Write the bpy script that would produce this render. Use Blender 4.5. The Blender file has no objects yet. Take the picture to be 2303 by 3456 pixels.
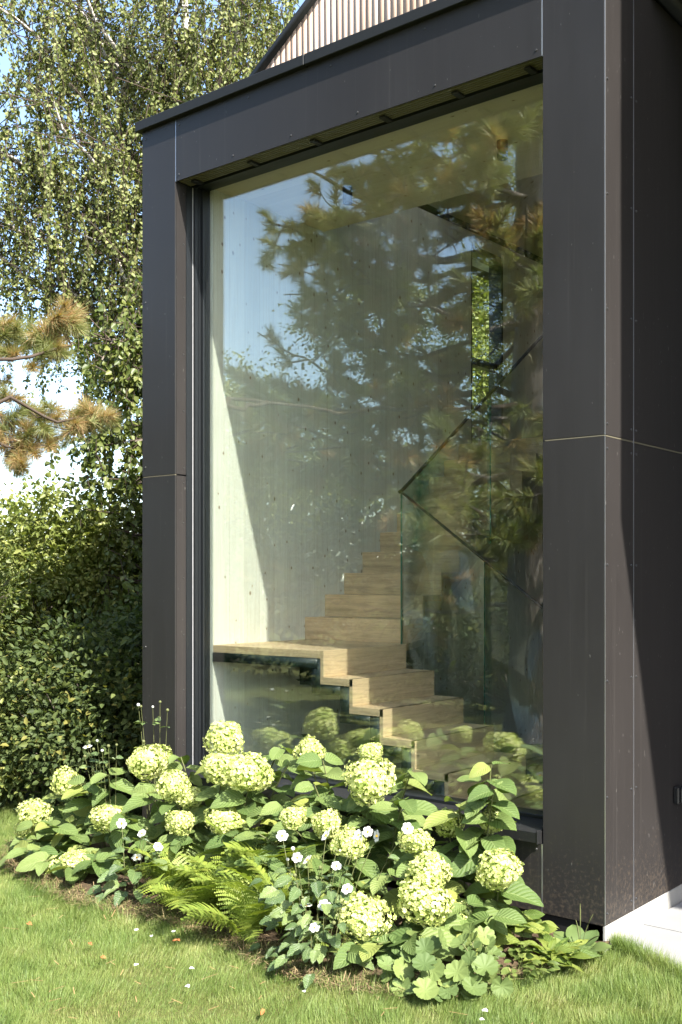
import bpy, bmesh, math, random
import numpy as np
from mathutils import Vector, Matrix, Quaternion

rng = np.random.default_rng(11)
random.seed(11)
scene = bpy.context.scene
col = scene.collection
PI = math.pi

# ------------------------------------------------------------------ camera, sky, sun, exposure
cam_d = bpy.data.cameras.new('camera')
cam = bpy.data.objects.new('camera', cam_d)
col.objects.link(cam)
cam.location = (5.156, -4.387, 1.6)
cam.rotation_euler = (math.radians(90), 0, math.radians(39.26))
cam_d.sensor_fit = 'HORIZONTAL'
cam_d.sensor_width = 24.0
cam_d.lens = 38.3
cam_d.shift_y = 0.1017
cam_d.clip_start = 0.05
cam_d.clip_end = 2000
scene.camera = cam

SUN_TO = Vector((1.0, -0.31, 1.05)).normalized()
world = bpy.data.worlds.new('World')
scene.world = world
world.use_nodes = True
wn = world.node_tree
bg = wn.nodes['Background']
sky = wn.nodes.new('ShaderNodeTexSky')
sky.sky_type = 'NISHITA'
sky.sun_disc = False
sky.sun_elevation = math.asin(SUN_TO.z)
sky.sun_rotation = math.atan2(SUN_TO.x, SUN_TO.y)
sky.altitude = 200
sky.air_density = 1.0
sky.dust_density = 1.8
sky.ozone_density = 1.0
wn.links.new(sky.outputs[0], bg.inputs[0])
bg.inputs[1].default_value = 0.15

sun_d = bpy.data.lights.new('sun', 'SUN')
sun_d.energy = 5.0
sun_d.angle = math.radians(0.53)
sun_d.color = (1.0, 0.955, 0.88)
sun = bpy.data.objects.new('sun', sun_d)
col.objects.link(sun)
sun.location = SUN_TO * 30
sun.rotation_euler = (-SUN_TO).to_track_quat('-Z', 'Y').to_euler()

vs = scene.view_settings
vs.view_transform = 'Standard'
vs.look = 'None'
vs.exposure = 1.75
vs.gamma = 1.0
vs.use_curve_mapping = False
scene.cycles.max_bounces = 10
scene.cycles.diffuse_bounces = 6
scene.cycles.transparent_max_bounces = 16
scene.cycles.use_denoising = True
scene.cycles.sample_clamp_indirect = 6.0

# ------------------------------------------------------------------ node helpers
def new_mat(name):
    m = bpy.data.materials.new(name)
    m.use_nodes = True
    nt = m.node_tree
    nt.nodes.clear()
    out = nt.nodes.new('ShaderNodeOutputMaterial')
    return m, nt, out

class NT:
    def __init__(s, nt): s.nt = nt
    def n(s, typ, **kw):
        nd = s.nt.nodes.new(typ)
        for k, v in kw.items():
            if k.startswith('i_'):
                nd.inputs[k[2:].replace('_', ' ')].default_value = v
            else:
                setattr(nd, k, v)
        return nd
    def l(s, a, b): s.nt.links.new(a, b)
    def val(s, sock, v):
        if hasattr(v, 'is_output') or isinstance(v, bpy.types.NodeSocket): s.l(v, sock)
        else: sock.default_value = v
    def math(s, op, a, b=0.0, c=None, clamp=False):
        nd = s.nt.nodes.new('ShaderNodeMath'); nd.operation = op; nd.use_clamp = clamp
        s.val(nd.inputs[0], a); s.val(nd.inputs[1], b)
        if c is not None: s.val(nd.inputs[2], c)
        return nd.outputs[0]
    def mix(s, f, a, b, mode='MIX'):
        nd = s.nt.nodes.new('ShaderNodeMix'); nd.data_type = 'RGBA'; nd.blend_type = mode
        s.val(nd.inputs[0], f); s.val(nd.inputs[6], a); s.val(nd.inputs[7], b)
        return nd.outputs[2]
    def noise(s, vec, scale, detail=3.0, rough=0.55, dist=0.0):
        nd = s.nt.nodes.new('ShaderNodeTexNoise')
        if vec is not None: s.l(vec, nd.inputs['Vector'])
        nd.inputs['Scale'].default_value = scale; nd.inputs['Detail'].default_value = detail
        nd.inputs['Roughness'].default_value = rough; nd.inputs['Distortion'].default_value = dist
        return nd.outputs[0]
    def ramp(s, f, stops):
        nd = s.nt.nodes.new('ShaderNodeValToRGB'); s.l(f, nd.inputs[0])
        el = nd.color_ramp.elements
        while len(el) < len(stops): el.new(0.5)
        for e, (p, c) in zip(el, stops):
            e.position = p
            e.color = c if len(c) == 4 else (*c, 1)
        return nd.outputs[0]
    def mapping(s, vec, scale=(1, 1, 1), rot=(0, 0, 0)):
        nd = s.nt.nodes.new('ShaderNodeMapping'); s.l(vec, nd.inputs[0])
        nd.inputs['Scale'].default_value = scale; nd.inputs['Rotation'].default_value = rot
        return nd.outputs[0]
    def bump(s, h, strength=0.3, dist=0.01):
        nd = s.nt.nodes.new('ShaderNodeBump'); s.l(h, nd.inputs['Height'])
        nd.inputs['Strength'].default_value = strength; nd.inputs['Distance'].default_value = dist
        return nd.outputs[0]
    def pos(s): return s.nt.nodes.new('ShaderNodeNewGeometry').outputs['Position']
    def obj(s): return s.nt.nodes.new('ShaderNodeTexCoord').outputs['Object']
    def sep(s, v):
        nd = s.nt.nodes.new('ShaderNodeSeparateXYZ'); s.l(v, nd.inputs[0]); return nd.outputs
    def comb(s, x, y, z):
        nd = s.nt.nodes.new('ShaderNodeCombineXYZ')
        for i, v in enumerate((x, y, z)): s.val(nd.inputs[i], v)
        return nd.outputs[0]
    def principled(s, color, rough=0.5, spec=0.5, metal=0.0, normal=None):
        nd = s.nt.nodes.new('ShaderNodeBsdfPrincipled')
        s.val(nd.inputs['Base Color'], color if not isinstance(color, tuple) else (*color[:3], 1))
        s.val(nd.inputs['Roughness'], rough)
        s.val(nd.inputs['Specular IOR Level'], spec)
        s.val(nd.inputs['Metallic'], metal)
        if normal is not None: s.l(normal, nd.inputs['Normal'])
        return nd.outputs[0]

def mat_panel(name, c, rough=0.42, spec=0.5):
    m, nt, out = new_mat(name); t = NT(nt); p = t.pos()
    st = t.noise(t.mapping(p, (14, 14, 1.2)), 1.0, 5, 0.65)
    fine = t.noise(p, 260, 2)
    base = t.mix(t.math('MULTIPLY', st, 0.6), (*[v * 0.82 for v in c], 1), (*[v * 1.25 for v in c], 1))
    # sparse pale specks and dried drips on the boards
    sp = t.noise(t.mapping(p, (70, 70, 28)), 1.0, 1)
    spm = t.math('GREATER_THAN', sp, 0.765)
    base = t.mix(t.math('MULTIPLY', spm, 0.22), base, (0.3, 0.29, 0.27, 1))
    big = t.noise(t.mapping(p, (1.1, 1.1, 0.7)), 1.0, 4, 0.6)
    base = t.mix(t.math('MULTIPLY', t.math('SUBTRACT', big, 0.42, clamp=True), 0.55), base, (*[v * 2.0 for v in c], 1))
    strk = t.noise(t.mapping(p, (38, 38, 0.55)), 1.0, 4, 0.7)
    base = t.mix(t.math('MULTIPLY', t.math('SUBTRACT', strk, 0.58, clamp=True), 0.6), base, (0.15, 0.14, 0.125, 1))
    zz = t.sep(p)[2]
    spl = t.math('MULTIPLY', t.math('SUBTRACT', t.noise(p, 55, 4, 0.7), t.math('ADD', 0.40, t.math('MULTIPLY', zz, 0.42)), clamp=True), 2.6, clamp=True)
    base = t.mix(t.math('MULTIPLY', spl, 0.5), base, (0.17, 0.13, 0.09, 1))
    r = t.math('ADD', t.math('ADD', t.math('MULTIPLY', st, 0.14), t.math('MULTIPLY', big, 0.16)), rough - 0.15)
    t.l(t.principled(base, r, spec, 0, t.bump(t.math('ADD', t.math('MULTIPLY', fine, 0.3), t.math('MULTIPLY', t.noise(p, 3.0, 2), 3.0)), 0.08, 0.004)), out.inputs[0])
    return m

def mat_plain(name, c, rough=0.5, spec=0.5, metal=0.0, var=0.15, scale=30, bump=0.1):
    m, nt, out = new_mat(name); t = NT(nt); p = t.pos()
    nz = t.noise(p, scale, 4, 0.6)
    base = t.mix(nz, (*[v * (1 - var) for v in c], 1), (*[min(1, v * (1 + var)) for v in c], 1))
    t.l(t.principled(base, rough, spec, metal, t.bump(t.noise(p, scale * 6, 3), bump, 0.003)), out.inputs[0])
    return m

def mat_clt(name, axes, tone=(0.80, 0.785, 0.72)):
    # pale whitewashed spruce: boards along the first axis' cross direction, grain along the second
    m, nt, out = new_mat(name); t = NT(nt)
    xyz = t.sep(t.pos()); u = xyz[axes[0]]; v = xyz[axes[1]]
    bw = 0.135
    ub = t.math('DIVIDE', u, bw); idx = t.math('FLOOR', ub); fr = t.math('FRACT', ub)
    wn_ = t.n('ShaderNodeTexWhiteNoise', noise_dimensions='1D'); t.l(idx, wn_.inputs['W'])
    rnd = wn_.outputs['Value']
    vo = t.math('ADD', v, t.math('MULTIPLY', rnd, 17.0))
    grain = t.noise(t.comb(t.math('MULTIPLY', u, 75.0), t.math('MULTIPLY', vo, 2.2), t.math('MULTIPLY', rnd, 9.0)), 1.0, 5, 0.6, 0.35)
    base = t.mix(rnd, (*[x * 0.93 for x in tone], 1), (*[min(1, x * 1.06) for x in tone], 1))
    base = t.mix(t.math('MULTIPLY', t.math('SUBTRACT', grain, 0.42, clamp=True), 0.9), base, (0.50, 0.40, 0.25, 1))
    vor = t.n('ShaderNodeTexVoronoi', voronoi_dimensions='2D', feature='F1')
    t.l(t.comb(t.math('MULTIPLY', u, 8.0), t.math('MULTIPLY', vo, 5.6), 0.0), vor.inputs['Vector'])
    vor.inputs['Scale'].default_value = 1.0
    keep = t.math('GREATER_THAN', t.sep(vor.outputs['Color'])[0], 0.42)
    siz = t.math('MULTIPLY', t.sep(vor.outputs['Color'])[1], 0.045)
    kn = t.math('LESS_THAN', vor.outputs['Distance'], t.math('ADD', siz, 0.018))
    halo = t.math('LESS_THAN', vor.outputs['Distance'], t.math('ADD', siz, 0.05))
    base = t.mix(t.math('MULTIPLY', t.math('MULTIPLY', halo, keep), 0.35), base, (0.50, 0.38, 0.22, 1))
    base = t.mix(t.math('MULTIPLY', t.math('MULTIPLY', kn, keep), 0.75), base, (0.22, 0.15, 0.09, 1))
    joint = t.math('LESS_THAN', fr, 0.012)
    base = t.mix(t.math('MULTIPLY', joint, 0.55), base, (0.3, 0.24, 0.15, 1))
    t.l(t.principled(base, 0.6, 0.3, 0, t.bump(grain, 0.08, 0.003)), out.inputs[0])
    return m

def mat_oak(name, c=(0.46, 0.31, 0.17)):
    m, nt, out = new_mat(name); t = NT(nt); p = t.obj()
    g = t.noise(t.mapping(p, (3, 3, 60)), 1.0, 6, 0.6, 1.2)
    g2 = t.noise(t.mapping(p, (18, 18, 260)), 1.0, 3, 0.6)
    oi = t.n('ShaderNodeObjectInfo')
    base = t.ramp(g, [(0.3, tuple(x * 0.68 for x in c)), (0.5, c), (0.72, tuple(x * 1.22 for x in c))])
    base = t.mix(t.math('MULTIPLY', t.math('SUBTRACT', g2, 0.5, clamp=True), 0.8), base, tuple(x * 0.5 for x in c) + (1,))
    base = t.mix(t.math('MULTIPLY', oi.outputs['Random'], 0.25), base, tuple(x * 1.2 for x in c) + (1,))
    t.l(t.principled(base, 0.5, 0.35, 0, t.bump(g2, 0.06, 0.002)), out.inputs[0])
    return m

def mat_larch(name):
    m, nt, out = new_mat(name); t = NT(nt); p = t.pos()
    oi = t.n('ShaderNodeObjectInfo')
    g = t.noise(t.mapping(p, (90, 90, 3)), 1.0, 5, 0.6, 0.6)
    base = t.ramp(oi.outputs['Random'], [(0.0, (0.40, 0.275, 0.20)), (0.5, (0.48, 0.35, 0.265)), (1.0, (0.55, 0.425, 0.34))])
    base = t.mix(t.math('MULTIPLY', t.math('SUBTRACT', g, 0.45, clamp=True), 1.6), base, (0.30, 0.19, 0.12, 1))
    vor = t.n('ShaderNodeTexVoronoi', feature='F1'); t.l(t.mapping(p, (26, 26, 5)), vor.inputs['Vector']); vor.inputs['Scale'].default_value = 1
    kn = t.math('LESS_THAN', vor.outputs['Distance'], 0.12)
    base = t.mix(t.math('MULTIPLY', kn, 0.6), base, (0.22, 0.12, 0.07, 1))
    t.l(t.principled(base, 0.65, 0.3, 0, t.bump(g, 0.15, 0.003)), out.inputs[0])
    return m

def mat_glass(name, tint, f0, wav=0.0, ws=1.2):
    # clear pane: what is behind shows through, the rest mirrors the garden by Schlick's law
    m, nt, out = new_mat(name); t = NT(nt)
    lw = t.n('ShaderNodeLayerWeight'); lw.inputs['Blend'].default_value = 0.5
    fac = t.math('ADD', f0, t.math('MULTIPLY', t.math('POWER', lw.outputs['Facing'], 5.0), 1.0 - f0), clamp=True)
    tr = t.n('ShaderNodeBsdfTransparent'); tr.inputs[0].default_value = (*tint, 1)
    gl = t.n('ShaderNodeBsdfGlossy'); gl.inputs['Roughness'].default_value = 0.0
    gl.inputs['Color'].default_value = (0.97, 1.0, 0.97, 1)
    if wav:
        h = t.noise(t.mapping(t.pos(), (1.0, 1.0, 1.6)), ws, 1.5, 0.4)
        t.l(t.bump(h, 1.0, wav), gl.inputs['Normal'])
    mx = t.n('ShaderNodeMixShader'); t.l(fac, mx.inputs[0]); t.l(tr.outputs[0], mx.inputs[1]); t.l(gl.outputs[0], mx.inputs[2])
    t.l(mx.outputs[0], out.inputs[0])
    return m

def mat_leaf(name, stops, rough=0.45, trans=0.3, spec=0.45, per_object=False, veins=False, tcol=None):
    m, nt, out = new_mat(name); t = NT(nt)
    if per_object:
        r = t.n('ShaderNodeObjectInfo').outputs['Random']
    else:
        r = t.n('ShaderNodeAttribute', attribute_name='rnd').outputs['Fac']
    base = t.ramp(r, stops)
    nrm = None
    if per_object:
        nz = t.noise(t.pos(), 45, 3)
        base = t.mix(t.math('MULTIPLY', nz, 0.5), base, t.mix(1.0, base, (0.62, 0.66, 0.5, 1), 'MULTIPLY'))
    if veins:
        uv = t.n('ShaderNodeUVMap', uv_map='UVMap').outputs[0]
        s = t.sep(uv)
        au = t.math('ABSOLUTE', t.math('SUBTRACT', s[0], 0.5))
        saw = t.math('PINGPONG', t.math('SUBTRACT', t.math('MULTIPLY', s[1], 8.0), t.math('MULTIPLY', au, 5.5)), 0.5)
        lat = t.math('LESS_THAN', saw, 0.05)
        mid = t.math('LESS_THAN', au, 0.018)
        vn = t.math('MAXIMUM', lat, mid)
        base = t.mix(t.math('MULTIPLY', vn, 0.35), base, (0.30, 0.36, 0.13, 1))
        nrm = t.bump(t.math('ADD', t.math('POWER', t.math('MULTIPLY', saw, 2.0), 0.6), t.math('MULTIPLY', t.noise(t.obj(), 60, 2), 0.6)), 0.55, 0.006)
    pr = t.principled(base, rough, spec, 0, nrm)
    tl = t.n('ShaderNodeBsdfTranslucent')
    tc = t.mix(1.0, base, (*(tcol or (1.25, 1.3, 0.55)), 1), 'MULTIPLY')
    t.l(tc, tl.inputs[0])
    mx = t.n('ShaderNodeMixShader'); mx.inputs[0].default_value = trans
    t.l(pr, mx.inputs[1]); t.l(tl.outputs[0], mx.inputs[2]); t.l(mx.outputs[0], out.inputs[0])
    return m

def mat_bark(name, c1, c2, sc=(14, 14, 2.4), rough=0.9, bump=0.8, bands=False):
    m, nt, out = new_mat(name); t = NT(nt); p = t.pos()
    g = t.noise(t.mapping(p, sc), 1.0, 5, 0.6, 0.7)
    base = t.ramp(g, [(0.32, c1), (0.62, c2)])
    if bands:
        b = t.noise(t.mapping(p, (6, 6, 30)), 1.0, 3, 0.6)
        base = t.mix(t.math('GREATER_THAN', b, 0.6), base, (0.07, 0.06, 0.055, 1))
    t.l(t.principled(base, rough, 0.2, 0, t.bump(g, bump, 0.03)), out.inputs[0])
    return m

def mat_ground(name, stops, scale, bump=0.5, rough=0.95):
    m, nt, out = new_mat(name); t = NT(nt); p = t.pos()
    g = t.noise(p, scale, 6, 0.65); g2 = t.noise(p, scale * 0.12, 3)
    f = t.math('ADD', t.math('MULTIPLY', g, 0.7), t.math('MULTIPLY', g2, 0.3))
    t.l(t.principled(t.ramp(f, stops), rough, 0.2, 0, t.bump(g, bump, 0.02)), out.inputs[0])
    return m

def mat_concrete(name, c, sc=9):
    m, nt, out = new_mat(name); t = NT(nt); p = t.pos()
    g = t.noise(p, sc, 6, 0.65); g2 = t.noise(p, 160, 2)
    oi = t.n('ShaderNodeObjectInfo').outputs['Random']
    base = t.mix(g, (*[v * 0.84 for v in c], 1), (*[min(1, v * 1.12) for v in c], 1))
    base = t.mix(t.math('MULTIPLY', oi, 0.2), base, (*[v * 0.85 for v in c], 1))
    t.l(t.principled(base, 0.8, 0.3, 0, t.bump(t.math('ADD', g, t.math('MULTIPLY', g2, 0.4)), 0.2, 0.006)), out.inputs[0])
    return m

def mat_grass(name):
    m, nt, out = new_mat(name); t = NT(nt)
    r = t.n('ShaderNodeAttribute', attribute_name='rnd').outputs['Fac']
    patch = t.noise(t.pos(), 3.4, 4, 0.65)
    f = t.math('ADD', t.math('MULTIPLY', r, 0.46), t.math('SUBTRACT', t.math('MULTIPLY', patch, 0.85), 0.14))
    base = t.ramp(f, [(0.14, (0.080, 0.140, 0.030)), (0.42, (0.160, 0.228, 0.056)), (0.68, (0.250, 0.292, 0.090)), (0.90, (0.42, 0.375, 0.19))])
    pr = t.principled(base, 0.5, 0.35)
    tl = t.n('ShaderNodeBsdfTranslucent'); t.l(t.mix(1.0, base, (1.2, 1.25, 0.6, 1), 'MULTIPLY'), tl.inputs[0])
    mx = t.n('ShaderNodeMixShader'); mx.inputs[0].default_value = 0.38
    t.l(pr, mx.inputs[1]); t.l(tl.outputs[0], mx.inputs[2]); t.l(mx.outputs[0], out.inputs[0])
    return m

M = {}
M['panel'] = mat_panel('dark fibre cement board', (0.0215, 0.0200, 0.0194), 0.40, 0.32)
M['reveal'] = mat_panel('dark side board', (0.0255, 0.0228, 0.0216), 0.42, 0.16)
M['sill'] = mat_panel('dark sill metal', (0.012, 0.0125, 0.013), 0.45, 0.35)
M['cap'] = mat_plain('roof edge sheet', (0.012, 0.0128, 0.0125), 0.55, 0.3, 0, 0.2, 40, 0.1)
M['frame'] = mat_plain('anthracite window frame', (0.007, 0.0085, 0.010), 0.42, 0.5, 0, 0.1, 20, 0.03)
M['alu'] = mat_plain('aluminium joint', (0.62, 0.63, 0.66), 0.3, 0.5, 0.9, 0.05, 20, 0.02)
M['core'] = mat_plain('dark underlay', (0.012, 0.012, 0.013), 0.8, 0.2)
M['screw'] = mat_plain('screw head', (0.07, 0.07, 0.07), 0.35, 0.6, 0.6)
M['white'] = mat_plain('pale seal', (0.45, 0.45, 0.45), 0.4, 0.4)
M['joint_line'] = mat_plain('dull joint strip', (0.16, 0.145, 0.10), 0.5, 0.3)
M['slat'] = mat_plain('blind slat', (0.115, 0.105, 0.060), 0.45, 0.4)
M['clip'] = mat_plain('blind clip', (0.010, 0.010, 0.011), 0.5, 0.4)
M['wall_wood'] = mat_clt('pale spruce wall', (1, 2))
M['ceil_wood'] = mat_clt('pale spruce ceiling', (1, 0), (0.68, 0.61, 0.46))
M['oak'] = mat_oak('oak stair board', (0.66, 0.48, 0.30))
M['stringer'] = mat_plain('dark stair edge', (0.018, 0.028, 0.025), 0.35, 0.5)
M['floor_wood'] = mat_oak('oak floor', (0.12, 0.085, 0.05))
M['plaster'] = mat_plain('grey plaster', (0.46, 0.45, 0.42), 0.85, 0.2)
M['larch'] = mat_larch('larch batten')
M['glass'] = mat_glass('window glass', (0.955, 0.985, 0.957), 0.15, 0.0011, 2.2)
M['glass_in'] = mat_glass('balustrade glass', (0.965, 0.985, 0.972), 0.035)
M['glass_edge'] = mat_plain('glass edge', (0.03, 0.14, 0.10), 0.15, 0.6)
M['black'] = mat_plain('black lacquer', (0.012, 0.012, 0.012), 0.35, 0.5)
M['plinth'] = mat_concrete('plinth concrete', (0.33, 0.32, 0.295))
M['slab'] = mat_concrete('patio stone', (0.24, 0.24, 0.235), 5)
M['joint_sand'] = mat_ground('joint sand', [(0.3, (0.05, 0.045, 0.035)), (0.7, (0.13, 0.12, 0.10))], 60)
M['soil'] = mat_ground('garden soil', [(0.3, (0.030, 0.021, 0.013)), (0.55, (0.085, 0.058, 0.034)), (0.75, (0.17, 0.12, 0.07))], 26, 1.0)
M['turf'] = mat_ground('turf', [(0.3, (0.045, 0.055, 0.014)), (0.55, (0.10, 0.105, 0.030)), (0.75, (0.18, 0.15, 0.07))], 40, 0.8)
M['grass'] = mat_grass('grass blades')
M['hyd_leaf'] = mat_leaf('hydrangea leaf', [(0.0, (0.085, 0.140, 0.036)), (0.5, (0.145, 0.205, 0.058)), (0.85, (0.190, 0.245, 0.075)), (1.0, (0.27, 0.295, 0.065))], 0.55, 0.28, 0.35, True, True)
M['hyd_flower'] = mat_leaf('hydrangea florets', [(0.0, (0.30, 0.40, 0.08)), (0.35, (0.52, 0.58, 0.18)), (0.8, (0.70, 0.71, 0.33)), (1.0, (0.76, 0.74, 0.45))], 0.7, 0.25, 0.2, tcol=(1.0, 1.0, 0.7))
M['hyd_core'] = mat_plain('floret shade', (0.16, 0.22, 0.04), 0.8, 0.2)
M['stem'] = mat_plain('green stem', (0.11, 0.12, 0.045), 0.6, 0.3)
M['fern'] = mat_leaf('fern frond', [(0.0, (0.11, 0.17, 0.028)), (0.5, (0.205, 0.265, 0.046)), (1.0, (0.31, 0.35, 0.065))], 0.5, 0.38, 0.3)
M['anem_leaf'] = mat_leaf('anemone leaf', [(0.0, (0.065, 0.11, 0.042)), (0.6, (0.12, 0.18, 0.066)), (1.0, (0.19, 0.245, 0.085))], 0.32, 0.2, 0.55, True, True)
M['petal'] = mat_leaf('white petal', [(0.0, (0.66, 0.66, 0.64)), (1.0, (0.74, 0.74, 0.73))], 0.6, 0.25, 0.2, True, tcol=(1, 1, 1))
M['pollen'] = mat_plain('yellow flower centre', (0.75, 0.42, 0.03), 0.8, 0.2, 0, 0.3, 300)
M['mantle'] = mat_leaf('mantle leaf', [(0.0, (0.085, 0.130, 0.042)), (0.6, (0.135, 0.185, 0.058)), (1.0, (0.19, 0.235, 0.07))], 0.6, 0.2, 0.3, True)
M['lime'] = mat_leaf('lime leaf', [(0.0, (0.09, 0.15, 0.03)), (0.5, (0.16, 0.22, 0.04)), (1.0, (0.26, 0.30, 0.06))], 0.5, 0.35, 0.35, True, True)
M['bushleaf'] = mat_leaf('small bush leaf', [(0.0, (0.08, 0.12, 0.03)), (1.0, (0.17, 0.21, 0.06))], 0.4, 0.3, 0.5, True)
M['birch_leaf'] = mat_leaf('birch leaves', [(0.0, (0.085, 0.110, 0.030)), (0.45, (0.155, 0.178, 0.055)), (0.85, (0.235, 0.250, 0.090)), (1.0, (0.33, 0.30, 0.12))], 0.5, 0.32, 0.3)
M['lind_leaf'] = mat_leaf('linden leaves', [(0.0, (0.050, 0.078, 0.020)), (0.5, (0.105, 0.135, 0.032)), (1.0, (0.19, 0.205, 0.05))], 0.45, 0.3, 0.4)
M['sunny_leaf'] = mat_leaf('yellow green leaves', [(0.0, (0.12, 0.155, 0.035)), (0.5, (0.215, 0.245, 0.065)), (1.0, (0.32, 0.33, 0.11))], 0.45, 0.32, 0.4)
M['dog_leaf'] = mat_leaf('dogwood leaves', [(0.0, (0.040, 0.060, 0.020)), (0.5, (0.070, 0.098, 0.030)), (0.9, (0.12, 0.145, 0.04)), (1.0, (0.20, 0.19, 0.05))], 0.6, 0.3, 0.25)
M['laurel_leaf'] = mat_leaf('laurel leaves', [(0.0, (0.018, 0.042, 0.016)), (0.6, (0.035, 0.070, 0.024)), (1.0, (0.075, 0.11, 0.035))], 0.25, 0.12, 0.7)
M['needle'] = mat_leaf('pine needles', [(0.0, (0.14, 0.18, 0.06)), (0.55, (0.27, 0.275, 0.11)), (0.72, (0.32, 0.255, 0.12)), (1.0, (0.38, 0.215, 0.10))], 0.4, 0.28, 0.4)
M['birch_bark'] = mat_bark('birch bark', (0.34, 0.31, 0.27), (0.62, 0.58, 0.52), (10, 10, 10), 0.8, 0.3, True)
M['twig'] = mat_plain('brown twig', (0.065, 0.048, 0.036), 0.8, 0.2)
M['pine_bark'] = mat_bark('pine bark', (0.03, 0.024, 0.022), (0.17, 0.145, 0.135), (26, 26, 4.5), 0.10, 1.25)
M['grey_bark'] = mat_bark('grey bark', (0.06, 0.05, 0.04), (0.17, 0.145, 0.115))
M['dry_leaf'] = mat_plain('dry leaf', (0.36, 0.13, 0.045), 0.7, 0.2, 0, 0.3, 60)
M['straw_mix'] = mat_leaf('dry thatch', [(0.0, (0.06, 0.045, 0.025)), (0.5, (0.17, 0.12, 0.065)), (0.8, (0.32, 0.24, 0.13)), (1.0, (0.16, 0.20, 0.05))], 0.7, 0.15, 0.2)
M['straw'] = mat_plain('dry needles', (0.34, 0.20, 0.10), 0.7, 0.2, 0, 0.3, 60)

# ------------------------------------------------------------------ object helpers
WL = {}   # world location of every object made
def link(o, parent=None, loc=(0, 0, 0)):
    col.objects.link(o)
    loc = Vector(loc)
    WL[o.name] = loc
    if parent is not None:
        o.parent = parent
        o.location = loc - WL[parent.name]
    else:
        o.location = loc
    return o

def tag(o, label=None, cat=None, group=None, kind=None):
    if label: o['label'] = label
    if cat: o['category'] = cat
    if group: o['group'] = group
    if kind: o['kind'] = kind
    return o

def thing(name, loc, label, cat, group=None):
    o = bpy.data.objects.new(name, None)
    o.empty_display_size = 0.1
    link(o, None, loc)
    return tag(o, label, cat, group)

def npmesh(name, V, F, mat, rnd=None, smooth=False):
    V = np.asarray(V, dtype=np.float32).reshape(-1, 3); F = np.asarray(F, dtype=np.int32)
    k = F.shape[1]; me = bpy.data.meshes.new(name)
    me.vertices.add(len(V)); me.vertices.foreach_set('co', V.ravel())
    me.loops.add(F.size); me.loops.foreach_set('vertex_index', F.ravel())
    me.polygons.add(len(F)); me.polygons.foreach_set('loop_start', np.arange(len(F), dtype=np.int32) * k)
    if smooth: me.polygons.foreach_set('use_smooth', np.ones(len(F), dtype=bool))
    me.update(calc_edges=True)
    if rnd is not None:
        a = me.attributes.new('rnd', 'FLOAT', 'POINT'); a.data.foreach_set('value', np.asarray(rnd, dtype=np.float32))
    me.materials.append(mat)
    return me

def place(name, V, F, mat, parent=None, rnd=None, smooth=False, origin=None):
    """one mesh object whose vertices are given in world metres"""
    V = np.asarray(V, dtype=np.float64).reshape(-1, 3)
    c = (V.min(0) + V.max(0)) / 2 if origin is None else np.asarray(origin, float)
    me = npmesh(name, V - c, F, mat, rnd, smooth)
    o = bpy.data.objects.new(name, me)
    return link(o, parent, c)

def box_vf(x0, x1, y0, y1, z0, z1):
    V = [(x, y, z) for z in (z0, z1) for y in (y0, y1) for x in (x0, x1)]
    F = [(0, 2, 3, 1), (4, 5, 7, 6), (0, 1, 5, 4), (2, 6, 7, 3), (0, 4, 6, 2), (1, 3, 7, 5)]
    return V, F

def box(name, x0, x1, y0, y1, z0, z1, mat, parent=None, bevel=0.0):
    V, F = box_vf(x0, x1, y0, y1, z0, z1)
    c = Vector(((x0 + x1) / 2, (y0 + y1) / 2, (z0 + z1) / 2))
    me = bpy.data.meshes.new(name)
    if bevel:
        bm = bmesh.new()
        vs_ = [bm.verts.new(Vector(v) - c) for v in V]
        for f in F: bm.faces.new([vs_[i] for i in f])
        bmesh.ops.bevel(bm, geom=bm.edges[:], offset=bevel, segments=1, affect='EDGES')
        bm.to_mesh(me); bm.free()
    else:
        me.from_pydata([Vector(v) - c for v in V], [], F)
    me.materials.append(mat)
    return link(bpy.data.objects.new(name, me), parent, c)

def inst(name, me, parent, loc, rot=None, scale=1.0):
    """copy that shares mesh data; rot is a 3x3 Matrix or None"""
    o = bpy.data.objects.new(name, me)
    link(o, parent, loc)
    if rot is not None: o.rotation_euler = rot.to_euler()
    o.scale = (scale,) * 3 if not isinstance(scale, (tuple, list)) else scale
    return o

class Acc:
    """collects quads for one mesh"""
    def __init__(s): s.V = []; s.F = []; s.n = 0; s.R = []
    def add(s, V, F, r=None):
        V = np.asarray(V, float).reshape(-1, 3); F = np.asarray(F, int)
        s.V.append(V); s.F.append(F + s.n); s.n += len(V)
        s.R.append(np.full(len(V), 0.5 if r is None else r))
    def box(s, *a): s.add(*box_vf(*a))
    def build(s, name, mat, parent=None, smooth=False, rnd=False):
        return place(name, np.concatenate(s.V), np.concatenate(s.F), mat, parent, np.concatenate(s.R) if rnd else None, smooth)

def tube_vf(pts, radii, sides=6):
    P = np.asarray(pts, float); n = len(P); radii = np.broadcast_to(np.asarray(radii, float), (n,))
    T = np.gradient(P, axis=0); T /= np.linalg.norm(T, axis=1)[:, None] + 1e-9
    ref = np.where(np.abs(T[:, 2:3]) > 0.9, np.array([[1., 0, 0]]), np.array([[0, 0, 1.]]))
    A = np.cross(T, ref); A /= np.linalg.norm(A, axis=1)[:, None] + 1e-9
    B = np.cross(T, A)
    th = np.linspace(0, 2 * PI, sides, endpoint=False)
    V = P[:, None] + radii[:, None, None] * (A[:, None] * np.cos(th)[None, :, None] + B[:, None] * np.sin(th)[None, :, None])
    i = np.arange(n - 1)[:, None] * sides; j = np.arange(sides)[None]; j2 = (j + 1) % sides
    F = np.stack([i + j, i + j2, i + sides + j2, i + sides + j], -1).reshape(-1, 4)
    return V.reshape(-1, 3), F

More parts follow.
